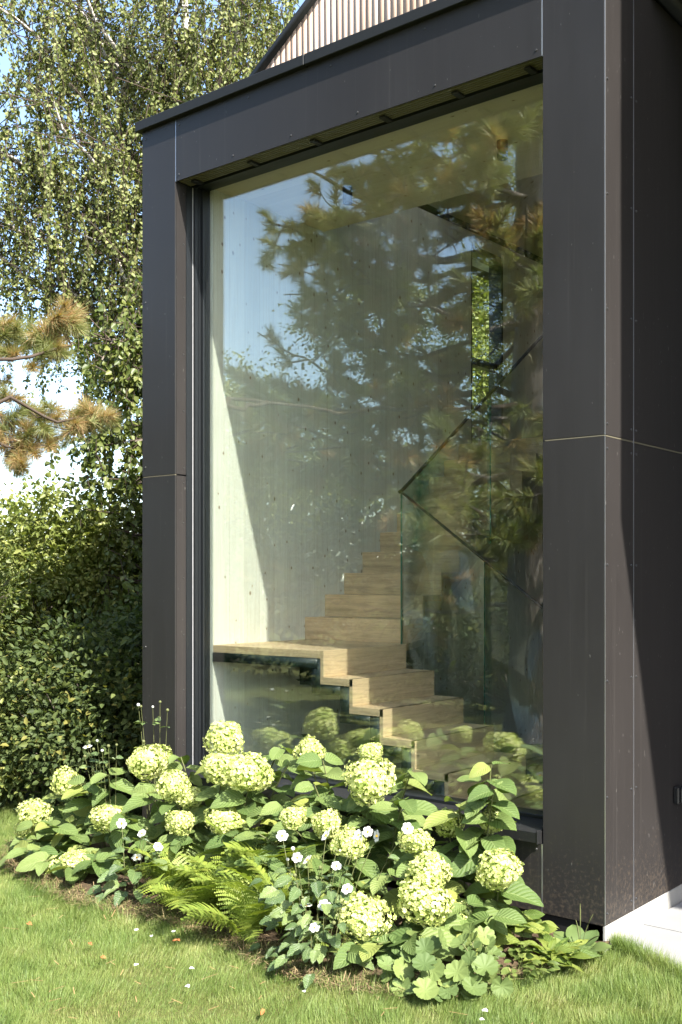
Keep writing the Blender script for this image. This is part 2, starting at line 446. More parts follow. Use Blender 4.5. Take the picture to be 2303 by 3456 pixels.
def norm(v): return v / (np.linalg.norm(v, axis=-1, keepdims=True) + 1e-9)

def leaf_cloud(P, A, N, L, W, fold=0.18):
    """ovate leaves of two folded quads: base P, axis A, normal N"""
    n = len(P); A = norm(A); B = norm(np.cross(N, A)); N = np.cross(A, B)
    L = np.broadcast_to(L, (n,))[:, None]; W = np.broadcast_to(W, (n,))[:, None]
    v0 = P; v1 = P + A * L * 0.30 + B * W * 0.5 + N * W * fold; v2 = P + A * L * 0.68 + B * W * 0.36 + N * W * fold * 0.6
    v3 = P + A * L - N * L * 0.12; v4 = P + A * L * 0.68 - B * W * 0.36 + N * W * fold * 0.6; v5 = P + A * L * 0.30 - B * W * 0.5 + N * W * fold
    V = np.stack([v0, v1, v2, v3, v4, v5], 1).reshape(-1, 3)
    i = np.arange(n)[:, None] * 6
    F = np.concatenate([i + np.array([[0, 1, 2, 3]]), i + np.array([[0, 3, 4, 5]])], 1).reshape(-1, 4)
    return V, F

def rand_dir(n): return norm(rng.normal(size=(n, 3)))

# ------------------------------------------------------------------ ground
BED = [(-0.62, 0.0), (-0.60, -0.45), (-0.38, -0.74), (-0.05, -0.88), (0.45, -0.98), (0.80, -1.03), (1.15, -0.96), (1.45, -0.93), (1.85, -1.02),
       (2.24, -1.10), (2.62, -1.04), (2.88, -0.80), (2.98, -0.40), (3.04, 0.02)]
def in_poly(x, y, poly):
    r = np.zeros(len(x), bool); n = len(poly)
    for i in range(n):
        x0, y0 = poly[i]; x1, y1 = poly[(i + 1) % n]
        c = ((y0 > y) != (y1 > y)) & (x < (x1 - x0) * (y - y0) / (y1 - y0 + 1e-12) + x0)
        r ^= c
    return r

def ground_sheet():
    s = 600.0
    xs = np.concatenate([[-s, -60], np.linspace(-14, 12, 66), [60, s]]); ys = np.concatenate([[-s, -60], np.linspace(-14, 12, 66), [60, s]])
    X, Y = np.meshgrid(xs, ys); Z = 0.012 * np.sin(X * 1.7 + 1) * np.cos(Y * 2.1) * (np.abs(X) < 30) * (np.abs(Y) < 30) - 0.014
    n = len(xs); i = (np.arange(n - 1)[:, None] * n + np.arange(n - 1)[None]).reshape(-1)
    F = np.stack([i, i + 1, i + n + 1, i + n], 1)
    return place('lawn_ground', np.stack([X, Y, Z], -1), F, M['turf'], smooth=True)
tag(ground_sheet(), kind='structure')

def bed_sheet():
    nx, ny = 70, 26; V = []; F = []
    for j in range(ny):
        for i in range(nx):
            x = -0.62 + 3.68 * i / (nx - 1)
            fy = np.interp(x, [p[0] for p in BED], [p[1] for p in BED]) if x > -0.6 else -0.1
            y = 0.03 + (fy - 0.03) * j / (ny - 1)
            e = min(1, (ny - 1 - j) / 3) * min(1, i / 3)
            V.append((x, y, 0.004 + e * (0.014 + 0.018 * random.random())))
    for j in range(ny - 1):
        for i in range(nx - 1):
            a = j * nx + i; F.append((a, a + nx, a + nx + 1, a + 1))
    return place('planting_bed', V, F, M['soil'])
tag(bed_sheet(), kind='structure')

# patio of stone slabs along the side wall
def patio_edge(x): return max(-0.75, 0.12 - 0.50 * (x - 3.0) + 0.012 * math.sin(x * 21) + 0.008 * math.sin(x * 47))
def prism(name, poly, z0, z1, mat, parent=None):
    n = len(poly); c = Vector((sum(p[0] for p in poly) / n, sum(p[1] for p in poly) / n, (z0 + z1) / 2))
    me = bpy.data.meshes.new(name)
    V = [Vector((x, y, z0)) - c for x, y in poly] + [Vector((x, y, z1)) - c for x, y in poly]
    me.from_pydata(V, [], [tuple(range(n - 1, -1, -1)), tuple(range(n, 2 * n))] + [(k, (k + 1) % n, n + (k + 1) % n, n + k) for k in range(n)])
    me.materials.append(mat)
    return link(bpy.data.objects.new(name, me), parent, c)
exs = [3.052 + 0.13 * k for k in range(40)]
pat = tag(prism('patio', [(x, patio_edge(x) + 0.035) for x in exs] + [(exs[-1], 2.2), (3.052, 2.2)], -0.10, 0.006, M['joint_sand']), kind='structure')
for r in range(6):
    yb = -0.86 + r * 0.62; x = 3.056 - (r % 3) * 0.27
    while x < 8.0:
        x1 = min(x + random.choice((0.62, 0.84, 0.95)), 8.1); xa = max(x, 3.056) + 0.005; xb = x1 - 0.005
        y1_ = min(yb + 0.61, 2.19)
        if xb > xa + 0.08:
            fx = np.linspace(xa, xb, 41); lo = [max(yb, patio_edge(v)) for v in fx]
            if min(y1_ - v for v in lo) > 0.01:
                prism('slab', [(float(v), float(w)) for v, w in zip(fx, lo)] + [(xb, y1_), (xa, y1_)], 0.0065, 0.021 + random.uniform(-.002, .002), M['slab'], pat)
            elif max(y1_ - v for v in lo) > 0.05:
                pts = [(float(v), float(w)) for v, w in zip(fx, lo) if w < y1_ - 0.005]
                if len(pts) > 2: prism('slab', pts + [(pts[-1][0], y1_), (pts[0][0], y1_)], 0.0065, 0.021 + random.uniform(-.002, .002), M['slab'], pat)
        x = x1

# ------------------------------------------------------------------ house
house = thing('house', (1.5, 0, 0), 'dark panel-clad house extension with a tall picture window and timber gable', 'house')
ZJ, ZT, ZL = 2.235, 4.346, 3.977
G = 0.004
screw_me = None
def screw(parent, x, y, z, axis):
    global screw_me
    if screw_me is None:
        bm = bmesh.new()
        bmesh.ops.create_cone(bm, cap_ends=True, segments=10, radius1=0.0065, radius2=0.0045, depth=0.005)
        screw_me = bpy.data.meshes.new('screw'); bm.to_mesh(screw_me); bm.free(); screw_me.materials.append(M['screw'])
    rot = {'-y': Matrix.Rotation(PI / 2, 3, 'X'), '+x': Matrix.Rotation(PI / 2, 3, 'Y')}[axis]
    return inst('screw', screw_me, parent, (x, y, z), rot)

def fpanel(x0, x1, z0, z1, y=0.0, m='panel'):
    return box('front_panel', x0, x1, y, y + 0.009, z0, z1, M[m], house, 0.0012)
p = fpanel(0.0, 0.296, ZJ + G, ZT)
for z in (ZT - 0.05, 3.3, ZJ + 0.06): screw(p, 0.03, -0.0015, z, '-y')
p = fpanel(0.0, 0.296, 0.10, ZJ - G)
for z in (1.2, 0.3): screw(p, 0.03, -0.0015, z, '-y')
p = fpanel(0.304, 2.741, ZL, ZT)
for x in (0.33, 0.78, 1.22, 1.68, 2.16, 2.715):
    screw(p, x, -0.0015, ZL + 0.035, '-y')
for x in (0.33, 0.9, 1.5, 2.1, 2.7): screw(p, x, -0.0015, ZT - 0.04, '-y')
p = fpanel(2.749, 3.049, ZJ + G, ZT)
p = fpanel(2.749, 3.049, 0.10, ZJ - G)
p = fpanel(0.304, 2.741, 0.10, 0.470)
for x in (2.715, 2.2, 1.6, 1.0, 0.35):
    screw(p, x, -0.0015, 0.385, '-y'); screw(p, x, -0.0015, 0.165, '-y')
def spanel(y0, y1, z0, z1):
    return box('side_panel', 3.041, 3.050, y0, y1, z0, z1, M['reveal'], house, 0.0012)
for (y0, y1) in ((0.0105, 0.293), (0.301, 1.55), (1.558, 2.5), (2.508, 3.445), (3.453, 4.8), (4.808, 6.2)):
    for (z0, z1) in ((0.10, ZJ - G), (ZJ + G, ZT)):
        p = spanel(y0, y1, z0, z1)
        ys = [y0 + 0.022, y1 - 0.022] if y0 > 0.2 else [y0 + 0.014, y1 - 0.022]
        for yy in ys:
            for k in range(5):
                z = z0 + 0.05 + k * (z1 - z0 - 0.1) / 4
                screw(p, 3.0515, yy, z, '+x')
def with_hole(name, x0, x1, y0, z0, z1, mat):
    box(name, x0, x1, y0, 3.18, z0, z1, mat, house); box(name, x0, x1, 4.15, 6.2, z0, z1, mat, house); box(name, x0, x1, 3.1805, 4.1495, z0, 2.70, mat, house)
with_hole('left_cladding', 0.0, 0.009, 0.0105, 0.10, ZT, M['panel'])
# bright joint profiles behind the boards
box('joint_profile', 2.7425, 2.7475, -0.0006, 0.012, 0.1, 0.41, M['alu'], house)
box('joint_profile', 2.7425, 2.7475, -0.0006, 0.012, ZL + 0.001, ZT - .001, M['alu'], house)
box('joint_profile', 0.2985, 0.3015, 0.001, 0.012, ZL + 0.001, ZT - .001, M['alu'], house)
box('joint_profile', 3.0375, 3.0508, 0.2945, 0.2995, 0.1, ZT - .001, M['alu'], house)
for x0, x1, in ((0.0, 0.296), (2.749, 3.049)):
    box('joint_profile', x0 + .01, x1 - .002, 0.0002, 0.012, ZJ - 0.002, ZJ + 0.002, M['joint_line'], house)
box('joint_profile', 3.0375, 3.0498, 0.301, 6.2, ZJ - 0.002, ZJ + 0.002, M['joint_line'], house)
box('joint_profile', 3.0375, 3.0498, 0.012, 0.293, ZJ - 0.002, ZJ + 0.002, M['joint_line'], house)
box('corner_profile', 3.0505, 3.0525, 0.0, 0.0025, 0.10, ZT, M['alu'], house)
# pillar cores
box('wall_core', 0.0095, 0.287, 0.0125, 0.26, 0.02, ZT - 0.002, M['core'], house)
box('wall_core', 2.7575, 3.037, 0.0125, 6.2, 0.02, ZT - 0.002, M['core'], house)
box('wall_core', 0.2875, 2.757, 0.0125, 0.30, 0.02, 0.445, M['core'], house)
box('wall_core', 0.2875, 2.757, 0.0255, 0.30, ZL + 0.045, ZT - 0.002, M['core'], house)
with_hole('wall_core', 0.0095, 0.020, 0.261, 0.02, ZT - 0.002, M['core'])
# left reveal: board, guide rail, frame steps
p = box('reveal_panel', 0.2885, 0.2975, 0.0105, 0.086, 0.47, ZJ - G, M['reveal'], house, 0.001)
for z in (0.62, 0.95, 1.28, 1.62, 1.95, 2.19): 
    o = screw(p, 0.2985, 0.066, z, '+x'); o.scale = (0.8, 0.8, 0.8)
p = box('reveal_panel', 0.2885, 0.2975, 0.0105, 0.086, ZJ + G, ZL, M['reveal'], house, 0.001)
for z in (2.28, 2.62, 2.96, 3.3, 3.62, 3.92):
    o = screw(p, 0.2985, 0.066, z, '+x'); o.scale = (0.8, 0.8, 0.8)
box('reveal_panel', 2.742, 2.757, 0.0125, 0.15, 0.47, ZL, M['reveal'], house)
rail = box('guide_rail', 0.2885, 0.299, 0.0875, 0.140, 0.47, ZL, M['frame'], house)
box('rail_lip', 0.2992, 0.302, 0.137, 0.140, 0.47, ZL, M['white'], rail)
wf = box('window_frame', 0.2885, 0.318, 0.1415, 0.190, 0.47, ZL, M['frame'], house)
box('frame_step', 0.2885, 0.333, 0.1905, 0.25, 0.47, 4.0, M['frame'], wf)
box('frame_groove', 0.3182, 0.322, 0.166, 0.172, 0.47, ZL, M['frame'], wf)
box('frame_step', 2.742, 2.757, 0.151, 0.25, 0.47, 4.0, M['frame'], wf)
box('frame_step', 0.3335, 2.7415, 0.150, 0.25, 0.446, 0.505, M['frame'], wf, 0.002)
box('frame_step', 0.3185, 2.7415, 0.130, 0.25, 3.981, 4.02, M['frame'], wf)
box('frame_bead', 0.3185, 2.7415, 0.1295, 0.149, 3.970, 3.9805, M['frame'], wf)
# sill: sloped metal with a front lip and end caps
sV = [(0.31, -0.034, 0.420), (0.31, -0.034, 0.466), (0.31, 0.149, 0.488), (0.31, 0.149, 0.476), (0.31, -0.026, 0.456), (0.31, -0.026, 0.420)]
sV = sV + [(2.735, y, z) for _, y, z in sV]
sF4 = [(i, (i + 1) % 6, 6 + (i + 1) % 6, 6 + i) for i in range(6)]
me = bpy.data.meshes.new('sill'); me.from_pydata(sV, [], sF4 + [tuple(range(6)), tuple(range(11, 5, -1))]); me.materials.append(M['sill'])
sill = link(bpy.data.objects.new('sill', me), house, (0, 0, 0))
box('end_cap', 2.7355, 2.741, -0.036, -0.001, 0.415, 0.476, M['sill'], sill, 0.001)
box('sill_bracket', 2.700, 2.734, -0.0255, -0.0005, 0.428, 0.452, M['core'], sill)
# glass
pane = box('glass_pane', 0.326, 2.748, 0.200, 0.208, 0.50, 3.985, M['glass'], house)
# roof edge cap in two lengths
for x0, x1 in ((-0.032, 1.338), (1.342, 3.082)):
    box('roof_edge', x0, x1, -0.032, 0.30, ZT + 0.001, 4.405, M['cap'], house, 0.003)
# interior shell
WX = 0.345
def wall_piece(y0, y1, z0, z1): box('interior_wall', 0.021, WX, y0, y1, z0, z1, M['wall_wood'], house)
wall_piece(0.262, 3.18, 0.02, 4.46); wall_piece(4.15, 6.2, 0.02, 4.46); wall_piece(3.1805, 4.1495, 0.02, 2.70); wall_piece(3.1805, 4.1495, 4.36, 4.46)
box('interior_wall', 0.22, WX, 3.69, 4.1495, 2.7005, 4.3595, M['wall_wood'], house)
wv = box('side_window', 0.232, 0.242, 3.181, 3.689, 2.701, 4.359, M['glass_in'], house)
for a in ((0.2205, 0.344, 3.181, 3.20, 2.701, 4.359), (0.2205, 0.344, 3.66, 3.689, 2.701, 4.359), (0.2205, 0.344, 3.2005, 3.6595, 2.701, 2.735), (0.2205, 0.344, 3.2005, 3.6595, 4.31, 4.359), (0.2205, 0.29, 3.2005, 3.6595, 3.40, 3.46)):
    box('window_frame', *a, M['black'], wv)
box('ceiling', WX + .001, 2.757, 0.251, 1.31, 3.995, 4.03, M['ceil_wood'], house)
box('roof_slab', 0.021, 3.037, 0.301, 1.30, 4.031, 4.34, M['core'], house)
box('interior_wall', 2.742, 2.757, 0.251, 6.2, 0.02, 4.46, M['plaster'], house)
box('interior_wall', WX + .001, 2.741, 6.0, 6.2, 0.02, 5.9, M['plaster'], house)
box('floor_boards', WX + .001, 2.741, 0.301, 5.999, 0.0, 0.03, M['floor_wood'], house)
box('upper_floor', WX + .001, 2.741, 3.205, 5.999, 2.50, 2.70, M['oak'], house)
# gable roof planes
def roof_plane(xa, za, xb, zb, mat, y0, y1, th):
    dx, dz = xb - xa, zb - za; l = math.hypot(dx, dz); nx, nz = -dz / l * th, dx / l * th
    V = [(xa, y0, za), (xb, y0, zb), (xb + nx, y0, zb + nz), (xa + nx, y0, za + nz), (xa, y1, za), (xb, y1, zb), (xb + nx, y1, zb + nz), (xa + nx, y1, za + nz)]
    F = [(0, 1, 2, 3), (7, 6, 5, 4), (0, 4, 5, 1), (1, 5, 6, 2), (2, 6, 7, 3), (3, 7, 4, 0)]
    return place('roof_plane', V, F, mat, house)
SL = 0.68; RX = 1.525; Z0G = 4.372; GY = 0.50
zr = lambda x: Z0G + x * SL
roof_plane(-0.06, zr(-0.06), RX - .001, zr(RX), M['cap'], GY - 0.03, 1.42, 0.042)
roof_plane(-0.06, zr(-0.06), RX - .001, zr(RX), M['cap'], 2.62, 6.3, 0.042)
roof_plane(-0.06, zr(-0.06), 0.42, zr(0.42), M['cap'], 1.421, 2.619, 0.042)
roof_plane(1.40, zr(1.40), RX - .001, zr(RX), M['cap'], 1.421, 2.619, 0.042)
rl = roof_plane(0.4205, zr(0.4205) + 0.01, 1.3995, zr(1.3995) + 0.01, M['glass_in'], 1.422, 2.618, 0.02); rl.name = 'added_rooflight'  # unseen glazed opening, added to let more sky light into the stairwell
for (xa, xb, ya, yb) in ((0.30, RX - .02, 1.32, 1.419), (0.30, RX - .02, 2.621, 5.99), (0.30, 0.42, 1.4195, 2.6205)):
    q = roof_plane(xa, zr(xa) - 0.03, xb, zr(xb) - 0.03, M['ceil_wood'], ya, yb, 0.025); q.name = 'roof_lining'
q = roof_plane(RX + .0, zr(RX) - 0.03, 2.73, Z0G + (3.05 - 2.73) * SL - 0.03, M['ceil_wood'], 1.32, 5.99, 0.025); q.name = 'roof_lining'
roof_plane(RX + .001, Z0G + RX * SL, 3.11, Z0G - 0.06 * SL, M['cap'], GY - 0.03, 6.3, 0.042)
gw = box('gable_wall', 0.12, 2.93, GY + 0.014, GY + 0.10, 4.3405, 4.40, M['core'], house)
V = [(0.06, GY + .014, 4.4005), (2.99, GY + .014, 4.4005), (RX, GY + .014, Z0G + RX * SL - .01), (0.06, GY + .11, 4.4005), (2.99, GY + .11, 4.4005), (RX, GY + .11, Z0G + RX * SL - .01)]
me = bpy.data.meshes.new('gable_board'); me.from_pydata(V, [], [(0, 1, 2), (5, 4, 3), (0, 3, 4, 1), (1, 4, 5, 2), (2, 5, 3, 0)]); me.materials.append(M['core'])
gb = link(bpy.data.objects.new('gable_board', me), house)
x = 0.02; k = 0
while x < 3.02:
    w = 0.0405; x1 = x + w
    zt = lambda xx: Z0G + SL * (xx if xx < RX else 3.05 - xx) - 0.004
    if min(zt(x), zt(x1)) > 4.36:
        y0 = GY + random.uniform(0, 0.0005)
        V = [(x, y0, 4.342), (x1, y0, 4.342), (x1, y0, zt(x1)), (x, y0, zt(x)), (x, GY + .013, 4.342), (x1, GY + .013, 4.342), (x1, GY + .013, zt(x1)), (x, GY + .013, zt(x))]
        place('batten', V, [(0, 1, 2, 3), (7, 6, 5, 4), (0, 4, 5, 1), (1, 5, 6, 2), (2, 6, 7, 3), (3, 7, 4, 0)], M['larch'], gw)
    x = x1 + 0.0036
# plinth, canopy wing to the right that shades the side wall
box('plinth', 2.965, 3.0485, 0.0125, 6.2, -0.10, 0.096, M['plinth'], house, 0.003)
box('plinth', 0.02, 2.96, 0.035, 0.12, -0.10, 0.0985, M['core'], house)
wing = thing('upper_wing', (6.5, 3.0, 4.38), 'dark projecting upper storey whose soffit shows at top right', 'house wing')
box('wing_body', 5.437, 8.4, -0.579, 2.2, 4.38, 7.6, M['panel'], wing)
box('wing_body', 3.0515, 5.4365, 0.50, 2.2, 4.38, 7.4, M['panel'], wing)
box('added_wing_wall', 3.0525, 8.4, 2.205, 2.4, 0.0, 7.3, M['panel'], wing)  # unseen wall, added so the side boards mirror dark instead of sky
box('added_wing_wall', 8.2, 8.4, -0.579, 2.204, 0.0, 4.379, M['panel'], wing)  # unseen end wall, added to keep sky light off the side boards
box('soffit_trim', 3.16, 3.20, 0.502, 2.2, 4.365, 4.3795, M['sill'], wing)

# external blind stowed in the lintel slot
blind = thing('external_blind', (1.5, 0.07, 3.99), 'khaki slatted external blind folded into the slot above the picture window', 'blind')
for i in range(6):
    y = 0.013 + i * 0.0185
    box('blind_slat', 0.302, 2.74, y, y + 0.0135, 3.984 - 0.0008 * i, 4.018, M['slat'], blind)
for x in (0.40, 0.86, 1.33, 1.80, 2.24, 2.64):
    box('blind_clip', x - 0.018, x + 0.018, 0.046, 0.118, 3.966, 3.9795, M['clip'], blind, 0.003)

# wall socket on the side wall
sock = thing('wall_socket', (3.05, 0.80, 0.51), 'small black weatherproof socket box on the dark side wall', 'socket')
box('socket_box', 3.0505, 3.080, 0.745, 0.830, 0.513, 0.598, M['black'], sock, 0.006)
box('socket_lid', 3.0805, 3.089, 0.762, 0.826, 0.519, 0.592, M['black'], sock, 0.003)
box('lid_rib', 3.0895, 3.092, 0.772, 0.776, 0.525, 0.586, M['frame'], sock)

# ------------------------------------------------------------------ staircase
LZ, RISE, GO = 1.212, 0.149, 0.2085
st = thing('staircase', (1.0, 1.0, 0.03), 'oak folded staircase with a landing behind the picture window', 'staircase')
SF, SB = 0.262, 1.05      # near and far edge of the lower flight
box('landing', WX + .002, 1.206, SF, 1.112, LZ - 0.045, LZ, M['oak'], st, 0.002)
for k in range(8):
    x = 1.206 + k * GO; zt_ = LZ - k * RISE
    if zt_ - RISE < 0.02: break
    box('riser', x - 0.028, x, SF, SB, zt_ - RISE + 0.0005, zt_ - 0.0455 if k == 0 else zt_ - 0.0405, M['oak'], st, 0.001) if False else \
        box('riser', x, x + 0.024, SF, SB, zt_ - RISE + 0.0005, zt_, M['oak'], st, 0.001)
    if zt_ - RISE > 0.06:
        box('tread', x, x + GO + 0.0235, SF, SB, zt_ - RISE - 0.04, zt_ - RISE, M['oak'], st, 0.001)
# dark edge strip that follows the steps on the window side
a = Acc()
a.box(WX + .003, 1.18, SF - 0.004, SF + 0.03, LZ - 0.10, LZ - 0.046)
for k in range(8):
    x = 1.206 + k * GO; zt_ = LZ - k * RISE
    if zt_ - RISE < 0.06: break
    a.box(x - 0.026 - 0.04, x - 0.0005, SF + 0.002, SF + 0.03, zt_ - RISE - 0.04 - 0.055, zt_ - 0.047)
    a.box(x, x + GO - 0.067, SF + 0.002, SF + 0.03, zt_ - RISE - 0.095, zt_ - RISE - 0.0405)
a.build('stringer', M['stringer'], st)
for k in range(10):
    y = 1.113 + k * GO; z0 = LZ + k * RISE
    box('riser', WX + .002, 1.165, y, y + 0.024, z0 + 0.0005, z0 + RISE - 0.0005, M['oak'], st, 0.001)
    if k < 9: box('tread', WX + .002, 1.165, y + 0.0005, y + GO + 0.0235, z0 + RISE, z0 + RISE + 0.0005 + 0.0, M['oak'], st) if False else \
        box('tread', WX + .002, 1.165, y + 0.0245, y + GO - 0.0005, z0 + RISE - 0.04, z0 + RISE - 0.0005, M['oak'], st, 0.001)
box('soffit_board', WX + .002, 1.165, 1.06, 1.112, LZ - 0.30, LZ - 0.0455, M['stringer'], st)
# glass balustrades with slim dark handrails
def sloped(name, p0, p1, p2, p3, off, mat, parent):
    V = [p0, p1, p2, p3] + [tuple(np.array(q) + np.array(off)) for q in (p0, p1, p2, p3)]
    return place(name, V, [(0, 1, 2, 3), (7, 6, 5, 4), (0, 4, 5, 1), (1, 5, 6, 2), (2, 6, 7, 3), (3, 7, 4, 0)], mat, parent)
S = RISE / GO; HT = 2.147; BX, BY = 1.178, 1.062
def bal(name, u0, u1, up):
    if up:
        q = lambda u, dz: (BX, u, (HT + S * (u - BY)) + dz)
        b0 = max(LZ + 0.0, 0); lo = lambda u: LZ - 0.06 + S * max(0, (u - 1.12))
        g = sloped('balustrade_pane', (BX, u0, lo(u0)), (BX, u1, lo(u1)), q(u1, 0), q(u0, 0), (0.010, 0, 0), M['glass_in'], st)
        e = box('pane_edge', BX - 0.0005, BX + 0.0105, u0 - 0.003, u0 - 0.0003, lo(u0), HT + S * (u0 - BY), M['glass_edge'], g)
    else:
        z = lambda u: HT - S * (u - BX); lo = lambda u: LZ - 0.10 - S * (u - 1.206)
        g = sloped('balustrade_pane', (u0, BY, lo(u0)), (u1, BY, lo(u1)), (u1, BY, z(u1)), (u0, BY, z(u0)), (0, 0.010, 0), M['glass_in'], st)
        box('pane_edge', u1 + 0.0003, u1 + 0.003, BY - 0.0005, BY + 0.0105, lo(u1), z(u1), M['glass_edge'], g)
bal('balustrade_pane', 1.066, 2.10, True); bal('balustrade_pane', 2.112, 3.2, True)
bal('balustrade_pane', 1.20, 1.78, False); bal('balustrade_pane', 1.792, 2.62, False)
V, F = tube_vf([(BX + .005, 1.045, HT + 0.004), (BX + .005, 1.08, HT + 0.022), (BX + .005, 3.25, HT + 0.01 + S * (3.25 - BY))], 0.012, 8)
place('handrail', V, F, M['black'], st, smooth=True)
V, F = tube_vf([(BX + .005, BY, HT + 0.006), (BX + 0.03, BY + .004, HT - 0.012), (2.64, BY + .004, HT + 0.006 - S * (2.64 - BX))], 0.009, 8)
place('handrail', V, F, M['black'], st, smooth=True)

# ceiling spotlights
def spot(x, y, label):
    t_ = thing('ceiling_spotlight', (x, y, 3.885), label, 'spotlight', 'ceiling spotlights in the stairwell')
    V, F = tube_vf([(x, y, 3.895), (x, y, 3.896), (x, y, 3.994)], [0.0285, 0.03, 0.03], 20)
    b = place('lamp_body', V, F, M['black'], t_, smooth=False)
    V, F = tube_vf([(x, y, 3.8955), (x, y, 3.905), (x, y, 3.906)], [0.024, 0.024, 0.001], 20)
    place('lamp_ring', V, F, M['frame'], t_)
spot(2.09, 0.75, 'black cylindrical spotlight on the timber ceiling near the right pillar')
spot(1.0, 0.76, 'black cylindrical spotlight on the timber ceiling near the left wall')

# ------------------------------------------------------------------ trees and shrubs
def limb_pts(p0, p1, n=8, sag=0.0, wob=0.05):
    p0, p1 = np.array(p0, float), np.array(p1, float); t = np.linspace(0, 1, n)[:, None]
    P = p0 + (p1 - p0) * t; P[:, 2] += -sag * np.sin(t[:, 0] * PI)
    w = rng.normal(size=(n, 3)) * wob; w[0] = 0; w[-1] = 0
    return P + w

def birch(name, base, height, limbs, label, leaf_mat, bark, n_tw, tw_len, leaf, droop=True, leaf_gap=0.05, density=1.0, rtrunk=0.16, spr=1.0):
    t_ = thing(name, base, label, 'tree')
    b = np.array(base, float)
    tp = limb_pts(b, b + (0.15, -0.1, height), 10, 0, 0.05); tr = np.linspace(rtrunk, 0.03, 10)
    V, F = tube_vf(tp, tr, 10); place('trunk', V, F, bark, t_, smooth=True)
    twV = Acc(); LP = []; LA = []; LN = []
    for (zs, end, r) in limbs:
        k = int(np.clip(zs / height * 9, 0, 9)); p0 = tp[k]
        lp = limb_pts(p0, end, 9, -0.35, 0.07); V, F = tube_vf(lp, np.linspace(r, r * 0.25, 9), 7)
        place('limb', V, F, bark, t_, smooth=True)
        nt_ = n_tw
        for i in range(nt_):
            f = rng.uniform(0.18, 1.0); j = f * 8; j0 = int(min(j, 7)); q = lp[j0] + (lp[j0 + 1] - lp[j0]) * (j - j0)
            # side branchlet, then a hanging shoot
            d = rng.normal(size=3) * (0.42, 0.42, 0.30) * spr; d[2] += 0.12
            q1 = q + d * rng.uniform(0.4, 1.5)
            ln = tw_len * rng.uniform(0.35, 1.15)
            n = max(4, int(ln / 0.11)); s_ = np.linspace(0, 1, n)[:, None]
            side = rng.normal(size=3) * 0.26; side[2] = 0
            if droop: P = q1 + side * ln * s_ + np.array([0, 0, -1.0]) * ln * (s_ ** 1.15) + rng.normal(size=(n, 3)) * 0.008
            else: P = q1 + norm(d + rng.normal(size=3) * 0.3)[None] * ln * s_ + np.array([0, 0, -0.35]) * ln * s_ ** 2
            PP = np.concatenate([np.linspace(q, q1, 4)[:-1], P])
            V, F = tube_vf(PP, np.linspace(0.007, 0.0015, len(PP)), 3); twV.add(V, F)
            m_ = int(len(PP) * 0.11 / leaf_gap * density * 0.9)
            u = rng.uniform(0.15, 1, m_) * (len(PP) - 1.001); i0 = u.astype(int)
            pos = PP[i0] + (PP[i0 + 1] - PP[i0]) * (u - i0)[:, None]
            ax = norm(rng.normal(size=(m_, 3)) * (0.8, 0.8, 0.5) + (0, 0, -0.95 if droop else -0.35))
            LP.append(pos + ax * 0.012); LA.append(ax); LN.append(norm(rng.normal(size=(m_, 3)) + (0.45, -0.35, 0.55)))
    o = twV.build('twigs', M['twig'], t_); tag(o, kind='stuff')
    P, A, N = map(np.concatenate, (LP, LA, LN)); n = len(P)
    Ls = leaf * rng.uniform(0.7, 1.25, n)
    V, F = leaf_cloud(P, A, N, Ls, Ls * 0.78); r = np.repeat(np.clip(rng.beta(2, 2, n), 0, 1), 6)
    o = place('crown', V, F, leaf_mat, t_, r); tag(o, kind='stuff')
    return t_

BB = np.array((-5.3, 5.3, 0.0))
bl = []
for i, (px, py, pz) in enumerate([(-5.6, 2.4, 8.1), (-4.7, 3.0, 8.4), (-3.9, 3.6, 8.3), (-3.1, 4.2, 8.2), (-5.7, 2.6, 6.5), (-4.9, 2.9, 6.9), (-4.2, 3.3, 6.3), (-3.4, 4.0, 7.0),
                                  (-5.5, 2.5, 5.7), (-4.6, 3.1, 5.4), (-4.0, 3.5, 4.9), (-6.4, 1.9, 7.2), (-5.9, 2.3, 9.3), (-4.4, 3.4, 9.5), (-6.6, 4.4, 8.8), (-3.6, 5.2, 9.0), (-2.9, 4.9, 7.6), (-6.2, 2.0, 5.8)]):
    bl.append((max(2.6, pz - 1.6), (px, py, pz), 0.05))
birch('birch_tree', BB, 10.5, bl, 'tall weeping birch with pale branches and small yellowish leaves at upper left', M['birch_leaf'], M['birch_bark'], 100, 1.2, 0.045, True, 0.020)

ll = [(2.6, (-2.2, 1.65, 3.3), 0.035), (2.4, (-2.12, 1.72, 2.8), 0.03), (2.0, (-2.25, 1.62, 2.4), 0.03), (1.7, (-2.12, 1.72, 2.0), 0.03), (1.4, (-2.08, 1.78, 1.55), 0.025), (2.8, (-2.35, 1.55, 3.5), 0.03), (3.0, (-2.5, 2.0, 3.9), 0.04),
      (3.0, (-2.2, 2.3, 4.4), 0.04), (2.6, (-2.45, 1.5, 2.75), 0.025), (3.0, (-1.3, 3.2, 4.2), 0.04), (2.6, (-2.6, 3.2, 3.8), 0.04), (1.6, (-2.2, 1.9, 1.2), 0.025)]
birch('linden_tree', (-1.75, 2.75, 0), 4.8, ll, 'dark green leafy tree with hanging boughs beside the left pillar', M['lind_leaf'], M['grey_bark'], 75, 0.42, 0.056, True, 0.026, 1.0, 0.10, 0.5)

